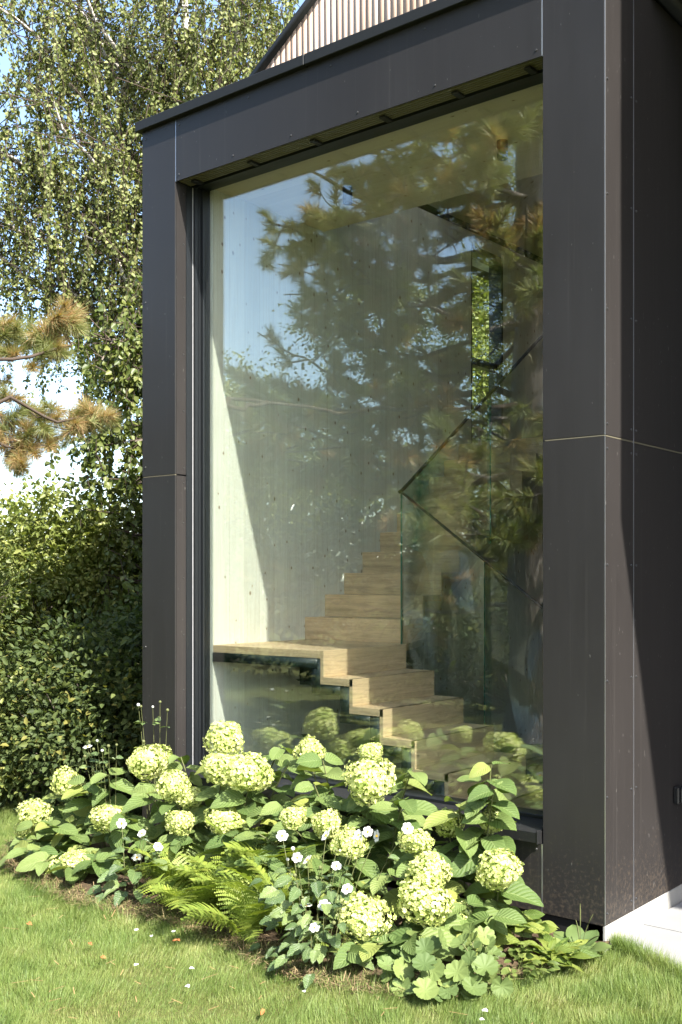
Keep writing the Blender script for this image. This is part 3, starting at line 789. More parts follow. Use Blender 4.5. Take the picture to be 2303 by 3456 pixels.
def shrub(name, base, lumps, leaf, label, mat, cat='shrub', per=55, ncl=60, stems=14, upright=0.2, aspect=0.62, group=None, spread=0.11, bark='grey_bark', shoots=9):
    t_ = thing(name, base, label, cat, group); b = np.array(base, float)
    ac = Acc(); LP = []; LA = []; LN = []; LR = []
    for (c, r) in lumps:
        c = np.array(c, float); r = np.array(r, float)
        d = rand_dir(ncl); d[:, 2] = np.abs(d[:, 2]) * np.where(rng.random(ncl) < 0.75, 1, -1)
        rad = rng.uniform(0.55, 1.08, ncl)[:, None]; C = c + d * r * rad
        C = C[C[:, 2] > 0.05]
        for q in C[:stems]:
            mid = b + (q - b) * 0.5 + rng.normal(size=3) * 0.08; mid[2] = max(mid[2], 0.1)
            root = b + np.array((rng.normal() * 0.15, rng.normal() * 0.15, 0))
            s_ = np.linspace(0, 1, 7)[:, None]
            P = (1 - s_) ** 2 * root + 2 * s_ * (1 - s_) * mid + s_ ** 2 * q
            V, F = tube_vf(P, np.linspace(0.016, 0.004, 7), 4); ac.add(V, F)
        for q in C:
            m_ = int(per * rng.uniform(0.5, 1.5)); sp = spread * rng.uniform(0.7, 1.5)
            off = rng.normal(size=(m_, 3)) * sp * (1, 1, 0.75)
            out = norm(q - c + 1e-3)
            LP.append(q + off); LR.append(np.clip(rng.normal() * 0.2 + rng.beta(1.8, 2.2, m_), 0, 1))
            ax = norm(off * 0.8 / sp + out * 0.6 + rng.normal(size=(m_, 3)) * 0.7 + (0, 0, -0.25)); LA.append(ax)
            LN.append(norm(rng.normal(size=(m_, 3)) * 0.7 + out * 0.5 + (0.1, -0.1, 0.5 + upright)))
        for q in C[:shoots]:
            d = norm(norm(q - c) + rng.normal(size=3) * 0.35 + (0, 0, 0.35)); ln = rng.uniform(0.2, 0.5) * min(1.0, r.max() * 1.3)
            s_ = np.linspace(0, 1, 6)[:, None]; P = q + d * ln * s_ + np.array((0, 0, -0.25 * ln)) * s_ ** 2
            V, F = tube_vf(P, np.linspace(0.005, 0.0015, 6), 4); ac.add(V, F)
            m_ = int(ln / leaf * 4.5); u = rng.uniform(0.1, 4.99, m_); i0 = u.astype(int)
            LP.append(P[i0] + (P[i0 + 1] - P[i0]) * (u - i0)[:, None]); LA.append(norm(rng.normal(size=(m_, 3)) * 0.8 + d * 0.6)); LN.append(norm(rng.normal(size=(m_, 3)) * 0.5 + (0.2, -0.2, 0.8)))
            LR.append(np.clip(0.55 + rng.normal(size=m_) * 0.2, 0, 1))
    o = ac.build('stems', M[bark], t_); tag(o, kind='stuff')
    P, A, N, R0 = map(np.concatenate, (LP, LA, LN, LR)); k = P[:, 2] > 0.02; P, A, N, R0 = P[k], A[k], N[k], R0[k]; n = len(P)
    Ls = leaf * rng.uniform(0.65, 1.25, n); V, F = leaf_cloud(P, A, N, Ls, Ls * aspect)
    o = place('crown', V, F, mat, t_, np.repeat(R0, 6)); tag(o, kind='stuff')
    return t_

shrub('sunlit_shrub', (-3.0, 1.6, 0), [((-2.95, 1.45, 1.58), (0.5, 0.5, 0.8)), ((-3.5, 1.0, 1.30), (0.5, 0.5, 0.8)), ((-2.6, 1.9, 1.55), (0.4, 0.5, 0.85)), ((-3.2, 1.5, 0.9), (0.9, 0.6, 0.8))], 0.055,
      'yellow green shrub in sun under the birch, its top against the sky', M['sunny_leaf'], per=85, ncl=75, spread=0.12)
shrub('feathery_shrub', (-2.6, 0.35, 0), [((-2.50, 0.38, 1.25), (0.36, 0.4, 0.75)), ((-2.7, 0.1, 0.8), (0.6, 0.5, 0.6))], 0.046,
      'grey green loose shrub at the left edge of the picture', M['lind_leaf'], per=75, ncl=70, spread=0.12, aspect=0.42)
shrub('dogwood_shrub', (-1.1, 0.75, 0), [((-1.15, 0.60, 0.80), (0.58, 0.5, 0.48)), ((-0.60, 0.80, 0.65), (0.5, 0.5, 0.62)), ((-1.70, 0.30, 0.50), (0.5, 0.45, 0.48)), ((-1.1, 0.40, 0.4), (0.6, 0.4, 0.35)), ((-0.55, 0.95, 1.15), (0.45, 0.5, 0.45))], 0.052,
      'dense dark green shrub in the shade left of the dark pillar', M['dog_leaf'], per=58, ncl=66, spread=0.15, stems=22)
shrub('corner_shrub', (-2.0, -0.15, 0), [((-2.0, -0.1, 0.55), (0.45, 0.4, 0.55)), ((-1.75, -0.05, 0.25), (0.35, 0.3, 0.25))], 0.055,
      'low light green shrub in sun at the left edge below the dark one', M['sunny_leaf'], per=45, ncl=55, spread=0.09)
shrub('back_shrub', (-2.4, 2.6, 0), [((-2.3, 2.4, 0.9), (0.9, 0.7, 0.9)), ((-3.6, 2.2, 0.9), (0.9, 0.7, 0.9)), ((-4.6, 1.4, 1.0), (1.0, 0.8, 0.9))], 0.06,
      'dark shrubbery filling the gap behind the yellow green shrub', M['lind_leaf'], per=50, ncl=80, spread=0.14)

shrub('hornbeam_tree', (-2.9, 8.3, 0), [((-2.85 + 0.3 * math.cos(i * 1.7), 8.2 + 0.3 * math.sin(i * 1.7), 2.4 + 0.62 * i), (1.0, 1.0, 0.7)) for i in range(7)], 0.08,
      'bright green tree seen through the narrow stair window', M['sunny_leaf'], 'tree', per=55, ncl=75, spread=0.2, stems=8)

# pine: dense, long needled; its boughs hang into the left of the picture and mirror in the glass
def tuft_np(n, L, w=0.0018):
    """needles bristling from a short shoot along +z"""
    s = rng.uniform(0, 1, n); th = rng.uniform(0, 2 * PI, n); ang = np.radians(70 - 45 * s + rng.normal(size=n) * 10)
    d = np.stack([np.sin(ang) * np.cos(th), np.sin(ang) * np.sin(th), np.cos(ang)], 1)
    b = np.stack([np.zeros(n), np.zeros(n), s * L * 0.9], 1); ln = L * rng.uniform(0.75, 1.1, n)[:, None]
    sd = norm(np.cross(d, rand_dir(n))) * w * (L / 0.11)
    bend = np.array([0, 0, -0.08]) * L
    return np.stack([b - sd, b + sd, b + d * ln + bend], 1)  # n,3,3
TUFT_V = [tuft_np(120, 0.13, w=0.0034) for _ in range(4)]
def frame_from(d):
    d = norm(np.asarray(d, float)); a = np.cross(d, (0.3, 0.2, 1.0)); a = norm(a); b = np.cross(d, a)
    return np.stack([a, b, d], 1)
pine = thing('pine_tree', (-0.35, -4.95, 0), 'long needled pine whose brownish boughs hang in at the left edge', 'tree')
pb = np.array((-0.35, -4.95, 0.0))
tp = limb_pts(pb, pb + (0.1, 0.15, 9.0), 14, 0, 0.03); tp[0] = pb
V, F = tube_vf(tp, np.linspace(0.24, 0.05, 14), 18)
rad = norm((V - np.repeat(tp, 18, 0)) + 1e-6)
V = V + rad * (rng.random((len(V), 1)) * 0.03)
place('trunk', V, F, M['pine_bark'], pine, smooth=True)
tuft_pos = []; br = Acc()
def pine_limb(p0, p1, r, nsub, sub_len, tufts, scale, part=True):
    lp = limb_pts(p0, p1, 8, 0.25, 0.06); V, F = tube_vf(lp, np.linspace(r, r * 0.3, 8), 6)
    place('limb', V, F, M['pine_bark'], pine, smooth=True)
    ax = norm(lp[-1] - lp[0])
    for i in range(nsub):
        f = rng.uniform(0.35, 1.0) * 7; j = int(min(f, 6)); q = lp[j] + (lp[j + 1] - lp[j]) * (f - j)
        d = norm(ax * 0.8 + rng.normal(size=3) * (0.8, 0.8, 0.45) + (0, 0, 0.1)); e = q + d * sub_len * rng.uniform(0.5, 1.1)
        P = limb_pts(q, e, 5, 0.04, 0.02); V, F = tube_vf(P, np.linspace(r * 0.35, 0.006, 5), 4); br.add(V, F)
        for k in range(tufts):
            g = rng.uniform(0.35, 1.0) * 4; j2 = int(min(g, 3)); qq = P[j2] + (P[j2 + 1] - P[j2]) * (g - j2)
            dd = norm(d + rng.normal(size=3) * 0.55 + (0, 0, 0.25)); tuft_pos.append((qq, dd, scale * rng.uniform(0.8, 1.25)))
# main crown limbs
for i in range(44):
    z = 1.9 + 6.6 * (i / 43.0); th = i * 2.399 + 0.4; ln = (2.9 - 1.5 * (i / 43.0)) * rng.uniform(0.75, 1.1)
    p0 = tp[int(min(13, z / 9.0 * 13))]; p1 = p0 + np.array((math.cos(th) * ln, math.sin(th) * ln, rng.uniform(-0.3, 0.5)))
    if p1[1] > -2.6 and p1[0] > -0.6 and z < 7: p1[1] = -3.2
    pine_limb(p0, p1, 0.032, 14, 0.85, 5, 1.2)
for i in range(11):
    z = 2.9 + 3.9 * (i / 10.0); p0 = tp[int(min(13, z / 9.0 * 13))]
    pine_limb(p0, (-3.2 + rng.uniform(-.5, .9), -4.5 + rng.uniform(-.6, .6), z + rng.uniform(0.0, 0.7)), 0.04, 14, 0.75, 2, 1.15)
br_o = br.build('twigs', M['pine_bark'], pine); tag(br_o, kind='stuff')
def tuft_mesh(lst, name, parent, brown=0.3):
    VV = []; RR = []
    for (q, d, s) in lst:
        T = TUFT_V[rng.integers(4)]; R_ = frame_from(d)
        VV.append((T.reshape(-1, 3) * s) @ R_.T + q)
        b = rng.random() < brown; base = rng.uniform(0.7, 1.0) if b else rng.uniform(0.0, 0.65)
        RR.append(np.clip(np.repeat(base + rng.normal(size=len(T)) * 0.14, 3), 0, 1))
    V = np.concatenate(VV); n = len(V) // 3; F = (np.arange(n)[:, None] * 3 + np.array([[0, 1, 2]]))
    return place(name, V, F, M['needle'], parent, np.concatenate(RR))
tuft_pos = [q for q in tuft_pos if (q[0][0] - 5.156) * 0.46 + (q[0][1] + 4.387) * 0.888 < -0.35]   # boughs reaching out over the bed are cut back
tag(tuft_mesh(tuft_pos, 'crown', pine, 0.22), kind='stuff')
# the bough seen at the left edge: each tuft a part of its own
def bough(p0, p1, r):
    P = limb_pts(p0, p1, 12, 0.12, 0.03); V, F = tube_vf(P, np.linspace(r, 0.008, 12), 7); place('limb', V, F, M['twig'], pine, smooth=True); return P
b1 = bough(tp[5], (-1.05, -0.42, 3.02), 0.028); b2 = bough(b1[8], (-0.62, -0.06, 3.12), 0.02); b3 = bough(b1[9], (-0.56, -0.02, 2.66), 0.018); b4 = bough(b1[9], (-0.90, -0.30, 2.46), 0.02)
TC = [(-0.98, -0.36, 3.20), (-0.93, -0.32, 3.184), (-0.842, -0.249, 3.128), (-0.734, -0.161, 3.205), (-0.68, -0.12, 3.29), (-0.647, -0.09, 3.25), (-0.777, -0.196, 3.05), (-0.88, -0.28, 3.06), (-0.72, -0.15, 3.10), (-0.929, -0.32, 2.652), (-0.842, -0.249, 2.708), (-0.755, -0.178, 2.568),
      (-0.885, -0.285, 2.456), (-0.799, -0.214, 2.484), (-0.60, -0.05, 2.64), (-0.52, 0.01, 2.62), (-0.625, -0.072, 2.60), (-0.50, 0.03, 2.68), (-0.95, -0.34, 2.80), (-0.864, -0.267, 2.38), (-0.95, -0.33, 2.40), (-0.96, -0.34, 2.56), (-0.70, -0.14, 2.66)]
tm = []
for i in range(6):
    T = tuft_np(230, 0.115, w=0.0016); V = T.reshape(-1, 3); br_ = i >= 3
    r = np.clip(np.repeat((rng.uniform(0.75, 0.95) if br_ else rng.uniform(0.2, 0.55)) + rng.normal(size=len(T)) * 0.16, 3), 0, 1)
    tm.append(npmesh('needle_tuft', V, np.arange(len(T))[:, None] * 3 + np.array([[0, 1, 2]]), M['needle'], r))
for c in TC:
    for k in range(5):
        d = norm(rng.normal(size=3) * (1, 1, 0.6) + (0.4, 0.3, 0.1)); q = np.array(c) + rng.normal(size=3) * 0.035
        brn = rng.random() < (0.68 if c[2] < 2.75 else 0.36)
        inst('needle_tuft', tm[rng.integers(3) + (3 if brn else 0)], pine, tuple(q), Matrix(frame_from(d).tolist()), float(rng.uniform(0.8, 1.15)))
    # short twig carrying the tufts
    src = min(np.concatenate([b1[7:], b2, b3, b4]), key=lambda w: np.linalg.norm(w - np.array(c)))
    V, F = tube_vf(limb_pts(src, c, 4, 0.01, 0.006), [0.007, 0.006, 0.005, 0.004], 4); place('twig', V, F, M['twig'], pine)

# garden behind the camera's left, seen in the glass
shrub('larch_tree', (-2.6, -9.6, 0), [((-2.4 + 0.9 * math.cos(i * 2.1), -9.4 + 0.9 * math.sin(i * 2.1), 2.0 + 0.75 * i), (1.25, 1.1, 0.9)) for i in range(9)], 0.075,
      'pale olive tree mirrored behind the pine crown in the glass', M['sunny_leaf'], 'tree', per=40, ncl=75, spread=0.24, stems=6, aspect=0.3)
shrub('laurel_hedge', (-4.2, -8.6, 0), [((-8.5 + i * 1.35, -8.4 - 0.15 * i, 1.25), (0.95, 0.7, 1.35)) for i in range(8)], 0.11, 'dark glossy laurel hedge mirrored low in the window glass', M['laurel_leaf'], 'hedge', per=46, ncl=70, spread=0.17, stems=6)
shrub('garden_shrub', (-1.6, -6.9, 0), [((-1.7, -6.8, 0.7), (0.9, 0.6, 0.75)), ((-2.9, -6.4, 0.55), (0.8, 0.6, 0.55))], 0.07, 'dark leafy shrub mirrored beside the pine trunk in the glass', M['dog_leaf'], per=60, ncl=70, spread=0.13)
for (bx, by, h, lab) in ((-9.5, -9.5, 6.0, 'round leafy tree mirrored left of the pine in the glass'), (-5.5, -13.0, 8.5, 'tall leafy tree mirrored behind the pine in the glass')):
    lum = [((bx + rng.normal() * 1.2, by + rng.normal() * 1.2, h * 0.55 + rng.uniform(-1, 1.4)), (1.5, 1.5, 1.3)) for _ in range(6)]
    shrub('garden_tree', (bx, by, 0), lum, 0.085, lab, M['sunny_leaf'] if bx < -8 else M['lind_leaf'], 'tree', per=60, ncl=70, spread=0.26, stems=8)
far = []
LPs = []
for i in range(90):
    th = rng.uniform(math.radians(95), math.radians(300)); r_ = rng.uniform(26, 40); c = np.array((math.cos(th) * r_, math.sin(th) * r_, rng.uniform(0.4, 1.3) if th < 3.4 else rng.uniform(0.8, 4.6)))
    m_ = 260; LPs.append(c + rng.normal(size=(m_, 3)) * (1.6, 1.6, 0.7))
P = np.concatenate(LPs); P = P[P[:, 2] > 0]; n = len(P); Ls = rng.uniform(0.3, 0.5, n)
V, F = leaf_cloud(P, rand_dir(n), norm(rand_dir(n) + (0.4, -0.2, 0.6)), Ls, Ls * 0.7)
tag(place('far_wood', V, F, M['lind_leaf'], None, np.repeat(rng.beta(2, 2, n), 6)), 'far off belt of leafy trees around the garden', 'wood', kind='stuff')

# ------------------------------------------------------------------ leaf, flower and frond meshes
def leaf_mesh(name, mat, wfun, L=1.0, W=0.62, fold=0.16, droop=0.25, rows=8, wave=0.03, seed=0, teeth=0.0):
    r = np.random.default_rng(seed); us = np.array([-1, -0.55, 0, 0.55, 1.0]); V = []; UV = []
    ph = r.uniform(0, 6)
    for i in range(rows + 1):
        t = i / rows; w = wfun(t)
        for u in us:
            ww = w * W * 0.5 * u * (1 + (teeth * (1 if i % 2 else -1) if abs(u) > 0.9 and 0 < i < rows else 0))
            z = fold * abs(u) * w * W - droop * t * t * L + wave * math.sin(7 * t + ph + u * 2) * abs(u)
            V.append((t * L - 0.10 * abs(u) ** 2 * (1 - t) * W * (1 if t < 0.3 else 0), ww, z)); UV.append((u * 0.5 + 0.5, t))
    F = []
    for i in range(rows):
        for j in range(4):
            a = i * 5 + j; F.append((a, a + 5, a + 6, a + 1))
    me = npmesh(name, V, F, mat, None, True)
    uvl = me.uv_layers.new(name='UVMap'); li = np.empty(len(me.loops), np.int32); me.loops.foreach_get('vertex_index', li)
    uvl.data.foreach_set('uv', np.array(UV, np.float32)[li].ravel())
    return me
heart = lambda t: 1.55 * (max(t, 0.0) ** 0.42) * ((1 - t) ** 0.72) if 0 < t < 1 else 0.02
lance = lambda t: math.sin(PI * t ** 0.85) ** 0.8 if 0 < t < 1 else 0.02
spoon = lambda t: (0.18 + 0.9 * math.sin(PI * min(1, max(0, (t - 0.18) / 0.82)) ** 0.9) ** 0.7) if t < 1 else 0.03

def fan_mesh(name, mat, rf, rings=3, seg=54, cup=0.15, seed=0):
    """round leaf: rf(theta) radius; stalk at the centre"""
    r = np.random.default_rng(seed); ph = r.uniform(0, 6); V = [(0, 0, 0)]; UV = [(0.5, 0.5)]
    for k in range(1, rings + 1):
        s_ = k / rings
        for i in range(seg):
            th = 2 * PI * i / seg; R_ = rf(th) * s_ if k == rings else (rf(th) * 0.35 + 0.65 * 0.9) * s_
            fl = math.cos(th * 9) * 0.035 * s_ + 0.06 * math.sin(2 * th + ph) * s_ * s_
            V.append((R_ * math.cos(th), R_ * math.sin(th), cup * s_ ** 1.5 + fl)); UV.append((0.5 + 0.5 * math.sin(th * 4.5) * s_, s_))
    F = []
    for i in range(seg): F.append((0, 1 + i, 1 + (i + 1) % seg, 1 + (i + 1) % seg))
    me = bpy.data.meshes.new(name)
    faces = [(0, 1 + i, 1 + (i + 1) % seg) for i in range(seg)]
    for k in range(rings - 1):
        for i in range(seg):
            a, b = 1 + k * seg + i, 1 + k * seg + (i + 1) % seg; faces.append((a, a + seg, b + seg, b))
    me.from_pydata(V, [], faces); me.materials.append(mat)
    for pl in me.polygons: pl.use_smooth = True
    uvl = me.uv_layers.new(name='UVMap')
    for lp in me.loops: uvl.data[lp.index].uv = UV[lp.vertex_index]
    return me

def flower_head(name, n, seed):
    r = np.random.default_rng(seed); i = np.arange(n) + 0.5
    ph = np.arccos(1 - 2 * i / n); th = PI * (1 + 5 ** 0.5) * i
    D = np.stack([np.cos(th) * np.sin(ph), np.sin(th) * np.sin(ph), np.cos(ph)], 1); D = norm(D + r.normal(size=D.shape) * 0.05)
    lump = 1 + 0.13 * np.sin(D[:, 0] * 4 + seed) * np.cos(D[:, 1] * 3.3 + seed * 2) + 0.08 * np.sin(D[:, 2] * 5 + seed * 3) + 0.05 * np.sin(D[:, 0] * 11 + D[:, 1] * 9 + seed)
    C = D * (lump * r.uniform(0.86, 1.03, n))[:, None] * (1, 1, 0.9)
    N = norm(D + r.normal(size=D.shape) * 0.38); T = norm(np.cross(N, r.normal(size=D.shape))); B = np.cross(N, T)
    s_ = r.uniform(0.066, 0.105, n)[:, None]; V = []; 
    for k in range(4):
        a = k * PI / 2; d = T * math.cos(a) + B * math.sin(a); e = -T * math.sin(a) + B * math.cos(a)
        cu = r.uniform(-0.1, 0.5, n)[:, None]
        V += [C, C + d * s_ * 0.62 + e * s_ * 0.46 + N * s_ * 0.2 * cu, C + d * s_ * 1.05 + N * s_ * 0.45 * cu, C + d * s_ * 0.62 - e * s_ * 0.46 + N * s_ * 0.2 * cu]
    V = np.stack(V, 1).reshape(-1, 3); F = np.arange(n * 4)[:, None] * 4 + np.array([[0, 1, 2, 3]])
    rn = np.repeat(np.clip(r.beta(2.4, 1.6, n) * (0.82 + 0.25 * np.sin(D[:, 0] * 3 + seed) * np.sin(D[:, 2] * 3 + 1)), 0, 1), 16)
    return npmesh(name, V, F, M['hyd_flower'], rn)
HEADS = [flower_head('flower_head', 860, s) for s in range(8)]
def ico_mesh(name, mat, rad):
    bm = bmesh.new(); bmesh.ops.create_icosphere(bm, subdivisions=2, radius=rad); me = bpy.data.meshes.new(name); bm.to_mesh(me); bm.free(); me.materials.append(mat); return me
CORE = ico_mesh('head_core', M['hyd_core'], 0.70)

HLEAF = [leaf_mesh('leaf', M['hyd_leaf'], heart, 1.0, 0.92, 0.10 + 0.05 * (i % 3), 0.12 + 0.08 * (i % 4), 9, 0.025, i, 0.02) for i in range(7)]
def rot_from(axis, normal):
    x = norm(np.asarray(axis, float)); z = np.asarray(normal, float); y = norm(np.cross(z, x)); z = np.cross(x, y)
    return Matrix(np.stack([x, y, z], 1).tolist())

def stem_curve(b, e, n=8, lean=0.0):
    b = np.array(b, float); e = np.array(e, float); mid = b * 0.45 + e * 0.55; mid[2] = e[2] * 0.62 + 0.02; mid[:2] = b[:2] * 0.62 + e[:2] * 0.38
    s_ = np.linspace(0, 1, n)[:, None]; return (1 - s_) ** 2 * b + 2 * s_ * (1 - s_) * mid + s_ ** 2 * e

# hydrangea shrubs: position and radius of each flower head in metres
HYD = [
 ('leftmost creamy hydrangea, low heads spilling over the lawn edge', (-0.05, -0.32), [(-0.16, -0.45, 0.42, .087), (-0.25, -0.60, 0.25, .084), (-0.34, -0.60, 0.14, .064), (0.44, -0.62, 0.32, .082), (0.41, -0.80, 0.11, .076), (0.22, -0.82, 0.07, .056)],
  [(0.15, -0.55, 0.46), (0.10, -0.75, 0.25), (-0.10, -0.70, 0.22), (0.62, -0.85, 0.16), (-0.30, -0.42, 0.30), (0.30, -0.50, 0.52), (-0.05, -0.85, 0.10), (0.60, -0.62, 0.34), (0.30, -0.92, 0.12), (-0.20, -0.72, 0.12), (0.10, -0.90, 0.14), (0.52, -0.90, 0.10)]),
 ('creamy hydrangea with the biggest clustered heads before the left window edge', (0.85, -0.22), [(0.41, -0.30, 0.58, .111), (0.83, -0.50, 0.52, .087), (0.87, -0.42, 0.45, .07), (1.00, -0.60, 0.37, .074), (0.92, -0.20, 0.74, .099), (1.09, -0.40, 0.63, .104), (1.31, -0.42, 0.63, .114), (1.23, -0.50, 0.39, .092), (0.75, -0.45, 0.16, .075)],
  [(0.62, -0.25, 0.62), (1.45, -0.28, 0.66), (1.35, -0.22, 0.74), (0.60, -0.48, 0.45), (1.50, -0.5, 0.48), (0.52, -0.52, 0.30), (1.42, -0.62, 0.36), (0.70, -0.62, 0.24), (1.05, -0.55, 0.28)]),
 ('creamy hydrangea in the middle of the bed with two small heads against the glass', (1.85, -0.22), [(1.55, -0.22, 0.74, .075), (1.92, -0.20, 0.77, .056), (2.07, -0.40, 0.68, .115), (1.77, -0.60, 0.50, .067), (1.90, -0.50, 0.47, .07), (2.11, -0.60, 0.43, .080)],
  [(1.70, -0.30, 0.72), (1.75, -0.42, 0.62), (2.22, -0.28, 0.72), (1.62, -0.50, 0.52), (2.28, -0.42, 0.62), (1.98, -0.34, 0.58), (1.56, -0.62, 0.40), (1.70, -0.72, 0.30), (2.0, -0.66, 0.34), (2.1, -0.78, 0.30)]),
 ('rightmost creamy hydrangea with the large low heads and a tall leafy shoot', (2.52, -0.28), [(2.44, -0.55, 0.48, .070), (2.44, -0.30, 0.52, .070), (2.63, -0.25, 0.54, .056), (2.76, -0.40, 0.38, .098), (2.55, -0.62, 0.38, .088), (2.58, -0.70, 0.28, .104), (2.38, -0.85, 0.21, .106), (2.64, -0.50, 0.18, .058)],
  [(2.66, -0.30, 0.80), (2.60, -0.26, 0.72), (2.70, -0.34, 0.70), (2.52, -0.34, 0.62), (2.70, -0.56, 0.26), (2.40, -0.70, 0.36), (2.48, -0.78, 0.16), (2.80, -0.52, 0.22), (2.50, -0.90, 0.14), (2.42, -1.0, 0.12), (2.62, -0.84, 0.18), (2.75, -0.66, 0.18)]),
]
leafn = 0
for (lab, bxy, heads, shoots) in HYD:
    hy = thing('hydrangea', (bxy[0], bxy[1], 0.02), lab, 'hydrangea', 'hydrangeas in the bed under the window')
    cen = np.array((bxy[0], bxy[1], 0.2))
    for hi, tip in enumerate([h[:3] for h in heads] + list(shoots)):
        is_head = hi < len(heads); rad = heads[hi][3] if is_head else 0
        e = np.array(tip, float); b = np.array((bxy[0] * 0.6 + e[0] * 0.4 + random.uniform(-.05, .05), -0.12 + e[1] * 0.35, 0.015))
        e2 = e.copy(); e2[2] = max(0.05, e2[2] - rad * 0.7)
        P = stem_curve(b, e2, 9)
        V, F = tube_vf(P, np.linspace(0.0055, 0.0032, 9), 5); place('stem', V, F, M['stem'], hy, smooth=True)
        if is_head:
            rot = Matrix.Rotation(random.uniform(0, 6.28), 3, 'Z') @ Matrix.Rotation(random.uniform(-0.4, 0.4), 3, 'X')
            ho = inst('flower_head', HEADS[rng.integers(8)], hy, tuple(e), rot, (rad * random.uniform(0.94, 1.12), rad * random.uniform(0.94, 1.12), rad * random.uniform(0.82, 1.08)))
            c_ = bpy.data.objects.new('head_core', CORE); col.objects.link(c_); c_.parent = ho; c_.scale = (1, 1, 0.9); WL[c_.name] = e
        L = np.linalg.norm(P[-1] - P[0]); npair = max(3, min(5, int(L / 0.10)))
        if not is_head: npair += 1
        yaw = random.uniform(0, PI)
        for k in range(npair):
            f = 0.97 - 0.72 * k / npair if not is_head else 0.90 - 0.70 * k / npair
            q = P[min(8, int(round(f * 8)))]
            for sgn in (0, PI):
                a = yaw + sgn + k * PI / 2 + random.uniform(-.3, .3)
                d = np.array((math.cos(a), math.sin(a), random.uniform(-0.35, 0.15)))
                if q[1] + d[1] * 0.16 > 0.0: d[1] = -abs(d[1]) * 0.4
                size = random.uniform(0.115, 0.175) * (0.75 if (k == 0 and not is_head) else 1.0)
                nrm_ = np.array((0.25, -0.3, 0.95)) + rng.normal(size=3) * 0.28
                base_ = q + d * 0.02
                if base_[2] < 0.05: continue
                inst('leaf', HLEAF[rng.integers(7)], hy, tuple(base_), rot_from(d, nrm_), size); leafn += 1

# ferns
def frond(seed, L=0.42, pairs=15):
    r = np.random.default_rng(seed); V = []; F = []; R_ = []
    arch = r.uniform(0.7, 1.4)
    def cur(t):
        a0 = math.radians(68); a = a0 - arch * t
        return None
    n = 40; P = [np.zeros(3)]; a = math.radians(r.uniform(48, 86))
    for i in range(n):
        P.append(P[-1] + np.array((math.cos(a), 0.0, math.sin(a))) * L / n); a -= arch * 1.25 / n
    P = np.array(P); T = norm(np.gradient(P, axis=0)); up = np.stack([-T[:, 2], np.zeros(n + 1), T[:, 0]], 1)
    tv, tf = tube_vf(P, np.linspace(0.0028, 0.0008, n + 1), 4); V.append(tv); F.append(tf); R_.append(np.full(len(tv), 0.4)); nv = len(tv)
    for i in range(pairs):
        t = 0.16 + 0.83 * i / pairs; k = t * n; k0 = int(k); q = P[k0] + (P[k0 + 1] - P[k0]) * (k - k0)
        pl = 0.115 * L / 0.42 * (math.sin(PI * min(1, t * 0.80 + 0.16)) ** 0.9) * r.uniform(0.9, 1.08)
        for sd in (-1, 1):
            ax = norm(np.array((0, sd, 0)) * 1.0 + T[k0] * 0.38 + up[k0] * (0.16 + r.normal() * 0.08)); nr = up[k0] + np.array((0, -sd * 0.2, 0))
            bt = norm(np.cross(nr, ax)); m = 9; w0 = 0.0135 * L / 0.42; tone = np.clip(0.5 + r.normal() * 0.2, 0, 1)
            for j in range(m):
                u = (j + 0.3) / m; c = q + ax * pl * u - np.array((0, 0, 1)) * pl * 0.22 * u * u; ww = w0 * (1 - u * 0.75) 
                st_ = pl / m * 0.95; nx = c + ax * st_
                for s2 in (-1, 1):
                    tipv = c + bt * s2 * ww + ax * st_ * 0.9
                    V.append(np.array([c, nx, tipv + ax * st_ * 0.05, tipv - ax * st_ * 0.55])); F.append(np.array([[0, 1, 2, 3]]) + nv); nv += 4; R_.append(np.full(4, tone))
    return npmesh('frond', np.concatenate(V), np.concatenate(F), M['fern'], np.concatenate(R_))
FR = [frond(s, 0.42) for s in range(8)]
FERN = [('bright green fern at the front left of the bed beside the white anemones', (1.12, -0.66), 14, 0.95), ('fern in the shade below the clustered hydrangea heads', (1.30, -0.42), 9, 1.0),
        ('sunlit fern sprawling over the lawn edge mid bed', (1.55, -0.70), 12, 1.05), ('fern whose upright fronds reach the central hydrangea', (1.62, -0.46), 10, 1.25), ('low fern with fronds lying on the worn grass', (1.38, -0.86), 10, 0.85), ('small fern at the bed edge left of the hanging anemones', (1.78, -0.93), 10, 0.8),
        ('yellowish fern beside the right hand anemone clump', (1.86, -0.78), 11, 0.98)]
for (lab, (x, y), nf, sc) in FERN:
    fe = thing('fern', (x, y, 0.02), lab, 'fern', 'ferns in the bed')
    for k in range(nf):
        a = -PI / 2 + (k / (nf - 1) - 0.5) * 2 * PI * 0.85 + random.uniform(-.2, .2)
        inst('frond', FR[rng.integers(8)], fe, (x + 0.02 * math.cos(a), y + 0.02 * math.sin(a), 0.02), Matrix.Rotation(a, 3, 'Z') @ Matrix.Rotation(random.uniform(-.3, .3), 3, 'X') @ Matrix.Rotation(random.uniform(-.3, .2), 3, 'Y'), sc * random.uniform(0.75, 1.2))

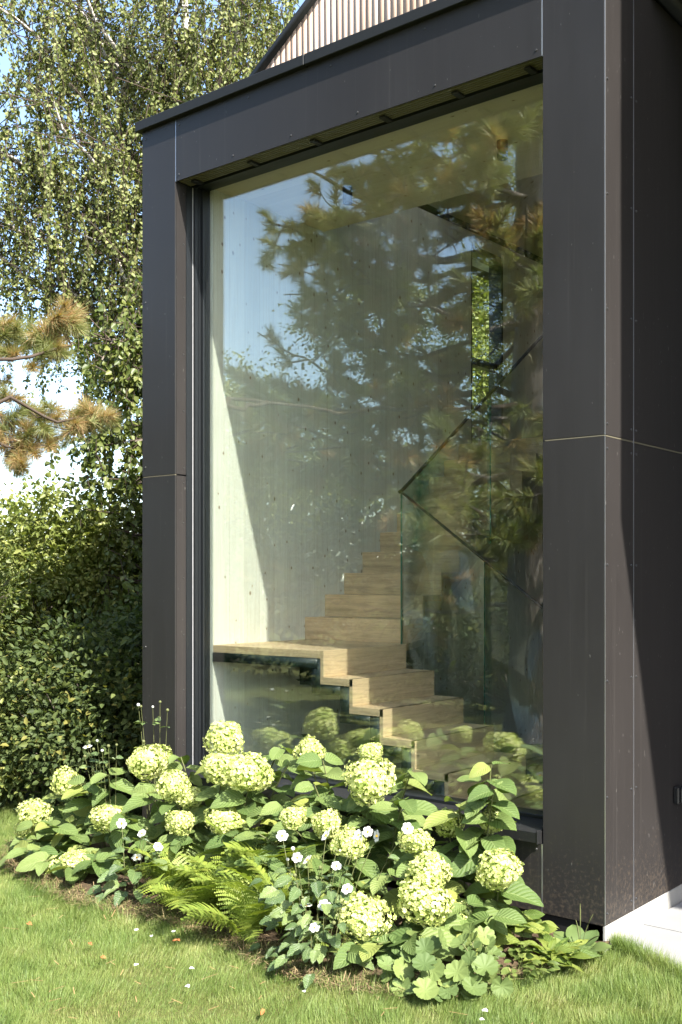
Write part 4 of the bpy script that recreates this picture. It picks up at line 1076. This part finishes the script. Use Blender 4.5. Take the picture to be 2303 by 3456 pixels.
# anemones
def petal_flower():
    me = bpy.data.meshes.new('flower'); V = []; F = []
    for k in range(6):
        a = k * PI / 3 + 0.1 * (k % 2); 
        b = len(V); ca, sa = math.cos(a), math.sin(a)
        for (r_, w, z) in ((0.12, 0.0, 0), (0.45, 0.30, 0.10), (0.80, 0.38, 0.16), (1.0, 0.16, 0.14)):
            V.append((ca * r_ - sa * w, sa * r_ + ca * w, z + 0.03 * (k % 2))); V.append((ca * r_ + sa * w, sa * r_ - ca * w, z + 0.03 * (k % 2)))
        for i in range(3): F.append((b + 2 * i, b + 2 * i + 1, b + 2 * i + 3, b + 2 * i + 2))
    me.from_pydata(V, [], F); me.materials.append(M['petal'])
    for p_ in me.polygons: p_.use_smooth = True
    return me
FLOW = petal_flower(); CENT = ico_mesh('flower_centre', M['pollen'], 0.2); BUD = ico_mesh('bud', M['petal'], 1.0); GBUD = ico_mesh('bud', M['stem'], 1.0)
tri = lambda th: 0.55 + 0.32 * abs(math.cos(1.5 * (th))) + 0.10 * math.cos(12 * th)
ALEAF = [leaf_mesh('leaf', M['anem_leaf'], heart, 1.0, 0.85, 0.18, 0.22, 8, 0.04, 30 + i, 0.10) for i in range(4)]
def anemone(lab, base, flowers, buds, nleaf, spread, hl, lsize=(0.05, 0.09)):
    an = thing('anemone', (base[0], base[1], 0.02), lab, 'anemone', 'white anemones in the bed')
    for k, f in enumerate(flowers + buds):
        e = np.array(f, float); b = np.array((base[0] * 0.55 + e[0] * 0.45, base[1] * 0.7 + e[1] * 0.3, 0.02)); P = stem_curve(b, e, 8)
        V, F = tube_vf(P, np.linspace(0.0028, 0.0014, 8), 4); place('stem', V, F, M['stem'], an, smooth=True)
        if k < len(flowers):
            n_ = norm(np.array((0.35, -0.75, 0.55)) + rng.normal(size=3) * 0.35); rot = rot_from(norm(np.cross(n_, (0.2, 0.9, 0.3))), n_)
            fo = inst('flower', FLOW, an, tuple(e), rot, random.uniform(0.022, 0.028))
            c_ = bpy.data.objects.new('flower_centre', CENT); col.objects.link(c_); c_.parent = fo; c_.location = (0, 0, 0.08); WL[c_.name] = e
        else:
            inst('bud', BUD if k % 3 == 0 else GBUD, an, tuple(e), None, random.uniform(0.006, 0.010))
        for j in range(2 if k < len(flowers) else 2):
            q = P[random.choice((4, 5, 6)) if k < len(flowers) else 6]; a = random.uniform(0, 6.28); d = np.array((math.cos(a), math.sin(a), 0.1))
            inst('leaf', ALEAF[rng.integers(4)], an, tuple(q), rot_from(d, np.array((0.1, -0.2, 1)) + rng.normal(size=3) * 0.3), random.uniform(0.025, 0.05))
    for k in range(nleaf):
        a = random.uniform(0, 6.28); r_ = spread * random.random() ** 0.5; q = np.array((base[0] + math.cos(a) * r_, base[1] + math.sin(a) * r_, hl * random.uniform(0.15, 1.0)))
        d = np.array((math.cos(a), math.sin(a) - 0.3, random.uniform(-0.5, 0.1)))
        inst('leaf', ALEAF[rng.integers(4)], an, tuple(q), rot_from(d, np.array((0.25, -0.4, 0.9)) + rng.normal(size=3) * 0.35), random.uniform(*lsize))
anemone('white anemone with glossy dark leaves between leftmost hydrangea and ferns', (0.88, -0.82), [(0.72, -0.75, 0.35), (0.88, -0.75, 0.32), (0.90, -0.80, 0.21), (1.00, -0.75, 0.27)], [(0.95, -0.78, 0.36), (1.02, -0.76, 0.23)], 24, 0.17, 0.24, (0.07, 0.12))
anemone('budding anemone on tall stems before the left pillar', (0.45, -0.28), [], [(0.377, -.35, .902), (0.561, -.35, .932), (0.622, -.35, .891), (0.50, -.35, .90), (0.40, -.35, .895), (0.422, -.35, .70)], 6, 0.1, 0.4)
anemone('budding anemone on thin stems above leftmost hydrangea', (0.22, -0.42), [(0.115, -0.5, 0.655)], [(0.128, -.5, .687), (0.168, -.5, .649), (0.245, -.5, .649), (0.371, -.5, .693), (0.089, -.5, .601), (0.20, -.5, .70), (0.30, -.5, .68)], 10, 0.16, 0.45)
anemone('large white anemone clump with many open flowers mid bed', (2.12, -0.86), [(1.84, -0.75, 0.45), (2.10, -0.75, 0.49), (2.02, -0.85, 0.40), (2.08, -0.85, 0.40), (2.24, -0.85, 0.40), (2.28, -0.75, 0.52), (2.33, -0.75, 0.54), (2.38, -0.75, 0.53), (2.50, -0.70, 0.57)],
        [(1.95, -.8, .42), (2.15, -.85, .38), (2.2, -.8, .45), (1.9, -.78, .36), (2.05, -.9, .34), (2.3, -.85, .45), (2.0, -.9, .3)], 60, 0.24, 0.36)
anemone('white anemone with flowers hanging over the lawn edge below the big clump', (2.26, -0.98), [(2.38, -0.95, 0.35), (2.30, -1.00, 0.28), (2.29, -1.05, 0.20), (2.20, -1.0, 0.26)], [(2.2, -1.02, .3), (2.35, -1.0, .22)], 44, 0.18, 0.26)

# lady's mantle like rosettes with round lobed leaves
lobed = lambda th: 0.86 + 0.10 * abs(math.cos(4.5 * th)) + 0.025 * math.cos(27 * th) - (0.45 * math.exp(-((th - PI) / 0.16) ** 2))
MLEAF = [fan_mesh('leaf', M['mantle'], lobed, 4, 72, 0.16 + 0.05 * i, i) for i in range(4)]
def mantle(lab, base, spots):
    pl = thing('mantle_plant', (base[0], base[1], 0.02), lab, 'plant', 'round leaved plants at the bed edge')
    for (x, y, z, r_) in [(a + random.uniform(-.035, .035), b + random.uniform(-.035, .035), max(.03, c - .03 * k), d * random.uniform(.62, .95)) for k in range(3) for (a, b, c, d) in spots]:
        P = stem_curve((base[0], base[1], 0.02), (x, y, z), 6); V, F = tube_vf(P, 0.0025, 4); place('stem', V, F, M['stem'], pl)
        n_ = norm(np.array((0.25, -0.55, 0.85)) + rng.normal(size=3) * 0.38); a = random.uniform(0, 6.28)
        inst('leaf', MLEAF[rng.integers(4)], pl, (x, y, z), rot_from(np.cross(n_, (math.cos(a), math.sin(a), 0.1)), n_), r_)
mantle('round lobed leaves at the lawn edge below the large low hydrangea head', (2.70, -0.86), [(2.69, -.90, .163, .062), (2.75, -.84, .19, .060), (2.66, -.97, .085, .060), (2.76, -.93, .13, .058), (2.80, -1.0, .06, .062), (2.72, -1.02, .05, .055), (2.60, -.95, .10, .05)])
mantle('round lobed leaves nearest the right pillar at the lawn edge', (2.88, -0.74), [(2.84, -.75, .18, .060), (2.91, -.80, .14, .064), (2.85, -.90, .10, .066), (2.94, -.76, .06, .058), (2.90, -.86, .05, .06), (2.80, -.70, .20, .055), (2.86, -.64, .17, .05)])

# lime shrublet, plantain, small leafy plants by the right pillar
LLEAF = [leaf_mesh('leaf', M['lime'], heart, 1.0, 0.66, 0.16, 0.2, 8, 0.05, 60 + i, 0.03) for i in range(4)]
SLEAF = [leaf_mesh('leaf', M['lime'], lance, 1.0, 0.34, 0.12, 0.45, 8, 0.06, 70 + i, 0.0) for i in range(3)]
BLEAF = [leaf_mesh('leaf', M['bushleaf'], lance, 1.0, 0.5, 0.16, 0.2, 6, 0.03, 80 + i) for i in range(3)]
PLEAF = [leaf_mesh('leaf', M['mantle'], spoon, 1.0, 0.55, 0.12, 0.3, 9, 0.04, 90 + i) for i in range(3)]
t_ = thing('lime_shrublet', (2.76, -0.30, 0.02), 'lime green shoots under the sill at the right end of the bed', 'plant')
for (x, y, z) in ((2.70, -.34, .24), (2.76, -.34, .20), (2.80, -.26, .16), (2.84, -.34, .15), (2.73, -.42, .15), (2.86, -.22, .13), (2.68, -.48, .12), (2.78, -.46, .11)):
    P = stem_curve((2.76 * .5 + x * .5, -0.26, 0.02), (x, y, z), 7); V, F = tube_vf(P, np.linspace(0.003, 0.0015, 7), 4); place('stem', V, F, M['stem'], t_)
    for k in range(7):
        a = k * 2.4 + random.random(); q = P[max(2, 6 - k // 2)]; d = np.array((math.cos(a), math.sin(a), random.uniform(-.2, .3)))
        inst('leaf', LLEAF[rng.integers(4)], t_, tuple(q), rot_from(d, np.array((.2, -.3, .9)) + rng.normal(size=3) * .3), random.uniform(0.07, 0.11))
t_ = thing('small_leaved_plant', (2.92, -0.50, 0.02), 'small leaved bushy plant between round leaves and yellow rosette', 'plant')
for k in range(90):
    a = random.uniform(0, 6.28); r_ = 0.14 * random.random() ** 0.5; q = (2.92 + r_ * math.cos(a), -0.50 + r_ * math.sin(a), 0.03 + 0.11 * random.random() * (1 - r_ * 5))
    inst('leaf', BLEAF[rng.integers(3)], t_, q, rot_from((math.cos(a), math.sin(a), .2), np.array((.2, -.3, .9)) + rng.normal(size=3) * .4), random.uniform(0.03, 0.055))
t_ = thing('yellow_rosette', (2.99, -0.33, 0.02), 'yellow green tongue leaved rosette at the foot of the right pillar', 'plant')
for k in range(46):
    a = k * 2.4; q = (2.99 + 0.02 * math.cos(a) + random.uniform(-.05, .05), -0.33 + 0.02 * math.sin(a) + random.uniform(-.05, .05), 0.03 + 0.03 * random.random())
    inst('leaf', SLEAF[rng.integers(3)], t_, q, rot_from((math.cos(a), math.sin(a), random.uniform(.3, 1.3)), np.array((-math.cos(a) * .5 + .1, -math.sin(a) * .5 - .2, .8))), random.uniform(0.08, 0.14))
t_ = thing('plantain', (3.03, -0.17, 0.01), 'grey green plantain with upright seed spikes beside the pillar corner', 'plant')
for k in range(11):
    a = k * 2.4 + .5; inst('leaf', PLEAF[rng.integers(3)], t_, (3.02 + 0.015 * math.cos(a), -0.17 + 0.015 * math.sin(a), 0.02), rot_from((math.cos(a), math.sin(a), random.uniform(.3, 1.4)), (-math.cos(a) * .6, -math.sin(a) * .6 - .2, .7)), random.uniform(0.10, 0.16))
for (dx, dy, h) in ((0.0, -0.02, 0.24), (0.05, 0.0, 0.20), (0.10, -0.04, 0.13), (-0.03, 0.0, 0.16)):
    P = stem_curve((3.02, -0.17, 0.02), (3.02 + dx + 0.01, -0.17 + dy, h), 6); V, F = tube_vf(P, [0.0012, 0.0012, 0.0012, 0.003, 0.003, 0.001], 5); place('seed_spike', V, F, M['stem'], t_)

# ------------------------------------------------------------------ lawn
def grass_blades(n, xr, yr, hmin, hmax, w, extra=None):
    x = rng.uniform(*xr, n); y = rng.uniform(*yr, n)
    keep = ~in_poly(x, y, [(a, b + 0.13 + 0.05 * math.sin(a * 9)) for a, b in BED]) & ~((x > -0.02) & (x < 3.1) & (y > -0.02)) & ~((x > 3.03) & (y > np.maximum(-0.75, 0.12 - 0.50 * (x - 3.0)) + 0.035 + 0.02 * np.sin(x * 33)))
    if extra is not None: keep &= extra(x, y)
    x, y = x[keep], y[keep]; n = len(x)
    tuft = 0.5 + 0.5 * np.sin(x * 7.3 + np.sin(y * 5.1) * 2) * np.sin(y * 8.7 + np.sin(x * 4.3) * 2)
    h = rng.uniform(hmin, hmax, n) * (0.65 + 0.6 * tuft); th = rng.uniform(0, 2 * PI, n); lean = rng.uniform(0.15, 0.95, n)
    comb = 2.2 * np.sin(x * 8.3 + 2.0 * np.sin(y * 6.1)) + 1.7 * np.sin(y * 9.7 + 1.6 * np.sin(x * 5.3)) + 0.6
    dx = np.cos(th) * lean + 0.26 * np.cos(comb); dy = np.sin(th) * lean + 0.26 * np.sin(comb)
    B = np.stack([x, y, np.full(n, -0.012)], 1); sd = np.stack([-np.sin(th + 0.5), np.cos(th + 0.5), np.zeros(n)], 1) * (w * rng.uniform(0.6, 1.2, n))[:, None]
    Mi = B + np.stack([dx * h * 0.32, dy * h * 0.32, h * 0.62], 1); Ti = B + np.stack([dx * h * 0.95, dy * h * 0.95, h * (1.02 - 0.30 * lean)], 1)
    V = np.stack([B - sd, B + sd, Ti], 1).reshape(-1, 3)
    F = np.arange(n)[:, None] * 3 + np.array([[0, 1, 2]])
    r = np.repeat(np.clip(rng.beta(2.2, 2.6, n) + 0.22 * (0.5 - tuft), 0, 1), 3)
    return V, F, r
parts = [grass_blades(820000, (-1.6, 4.7), (-3.3, 0.15), 0.020, 0.050, 0.0013), grass_blades(40000, (-8, 7), (-9, 4), 0.03, 0.06, 0.0040, lambda x, y: ~((x > -1.6) & (x < 4.7) & (y > -3.3) & (y < 0.15)) & ~((x > -0.05) & (y > 0)))]
# longer tussocks where the lawn meets pillar, bed and paving
edge = lambda x, y: (((x > 2.95) & (y > -0.30 - 0.50 * (x - 3.0))) | in_poly(x, y, [(a * 1.0, b - 0.10) for a, b in BED]))
parts.append(grass_blades(90000, (-0.7, 4.2), (-1.3, 0.15), 0.04, 0.085, 0.0016, edge))
ne = 16000; xe = rng.uniform(3.05, 5.2, ne); ye = np.maximum(-0.75, 0.12 - 0.50 * (xe - 3.0)) + rng.normal(size=ne) * 0.022 - 0.012
he = rng.uniform(0.035, 0.085, ne); te = rng.uniform(0, 2 * PI, ne); le = rng.uniform(0.2, 0.8, ne)
Be = np.stack([xe, ye, np.full(ne, -0.012)], 1); se = np.stack([-np.sin(te), np.cos(te), np.zeros(ne)], 1) * 0.0015
parts.append((np.stack([Be - se, Be + se, Be + np.stack([np.cos(te) * le * he, np.sin(te) * le * he, he], 1)], 1).reshape(-1, 3), np.arange(ne)[:, None] * 3 + np.array([[0, 1, 2]]), np.repeat(rng.beta(2.2, 2.6, ne), 3)))
nv = 0; VV = []; FF = []; RR = []
for V, F, r in parts: VV.append(V); FF.append(F + nv); RR.append(r); nv += len(V)
tag(place('grass', np.concatenate(VV), np.concatenate(FF), M['grass'], None, np.concatenate(RR)), 'short sunlit lawn grass with dry blades in front of the bed', 'grass', kind='stuff')

# dry thatch along the worn front strip of the bed
n = 5000; x = rng.uniform(-0.6, 3.0, n); t0 = rng.beta(1.2, 2.6, n); fy = np.interp(x, [p[0] for p in BED], [p[1] for p in BED]); y = fy - 0.06 + 0.30 * t0
th = rng.uniform(0, 6.28, n); ln = rng.uniform(0.02, 0.06, n)
B = np.stack([x, y, rng.uniform(0.012, 0.035, n)], 1); d = np.stack([np.cos(th), np.sin(th), rng.normal(size=n) * 0.25], 1) * ln[:, None]; sd = np.stack([-np.sin(th), np.cos(th), np.zeros(n)], 1) * 0.0016
V = np.stack([B - sd, B + sd, B + d + sd, B + d - sd], 1).reshape(-1, 3)
tag(place('thatch', V, np.arange(n)[:, None] * 4 + np.array([[0, 1, 2, 3]]), M['straw_mix'], None, np.repeat(rng.random(n), 4)), 'dry brown thatch along the front edge of the bed', 'thatch', kind='stuff')

# dry needles scattered on the lawn
n = 260; x = rng.uniform(0.2, 4.4, n); y = rng.uniform(-3.2, -0.9, n); th = rng.uniform(0, 6.28, n); ln = rng.uniform(0.03, 0.07, n)
k = ~in_poly(x, y, BED); x, y, th, ln = x[k], y[k], th[k], ln[k]; n = len(x)
B = np.stack([x, y, rng.uniform(0.018, 0.035, n)], 1); d = np.stack([np.cos(th), np.sin(th), rng.normal(size=n) * 0.15], 1) * ln[:, None]; sd = np.stack([-np.sin(th), np.cos(th), np.zeros(n)], 1) * 0.0012
V = np.stack([B - sd, B + sd, B + d + sd, B + d - sd], 1).reshape(-1, 3)
tag(place('fallen_needles', V, np.arange(n)[:, None] * 4 + np.array([[0, 1, 2, 3]]), M['straw']), 'dry pine needles scattered over the lawn', 'needles', kind='stuff')

PET = leaf_mesh('fallen_petal', M['petal'], lance, 1.0, 0.8, 0.2, 0.1, 5, 0.08, 5); DRY = leaf_mesh('fallen_leaf', M['dry_leaf'], heart, 1.0, 0.7, 0.3, 0.2, 5, 0.08, 6)
def ground_xy(px, py):
    return px, py
for (x, y, lab) in ((1.47, -1.20, 'white petal on the lawn straight below the left ferns'), (1.89, -1.36, 'white petal on the lawn right of the dry brown patch'), (2.02, -1.50, 'white petal on the lawn farthest out below the ferns'), (1.69, -1.48, 'white petal on the lawn left of two others in the grass'),
                    (1.50, -1.10, 'white petal on the lawn closest to the ferns'), (1.35, -1.19, 'white petal on the lawn below the glossy dark anemone leaves'), (2.42, -1.26, 'white petal on the lawn below the big anemone clump'), (3.06, -0.98, 'white petal on the lawn below the round lobed leaves'), (3.09, -1.05, 'white petal nearest the bottom edge right of centre')):
    a = random.uniform(0, 6.28); o = inst('fallen_petal', PET, None, (x, y, 0.032), rot_from((math.cos(a), math.sin(a), .1), (.1, -.2, 1)), random.uniform(0.018, 0.026))
    tag(o, lab, 'petal', 'white petals on the lawn')
for (x, y, lab) in ((1.32, -1.42, 'orange brown dry leaf on the open lawn at lower left'), (0.88, -1.43, 'dry brown leaf on the lawn near the left edge'), (1.50, -1.50, 'dry brown leaf on the lawn right of the orange one'), (1.60, -1.15, 'dry brown leaf on the worn grass by the ferns'), (2.42, -1.48, 'dry orange leaf on the lawn near the bottom centre')):
    a = random.uniform(0, 6.28); o = inst('fallen_leaf', DRY, None, (x, y, 0.03), rot_from((math.cos(a), math.sin(a), .1), (.2, -.3, 1)), random.uniform(0.022, 0.036))
    tag(o, lab, 'leaf', 'dry leaves on the lawn')
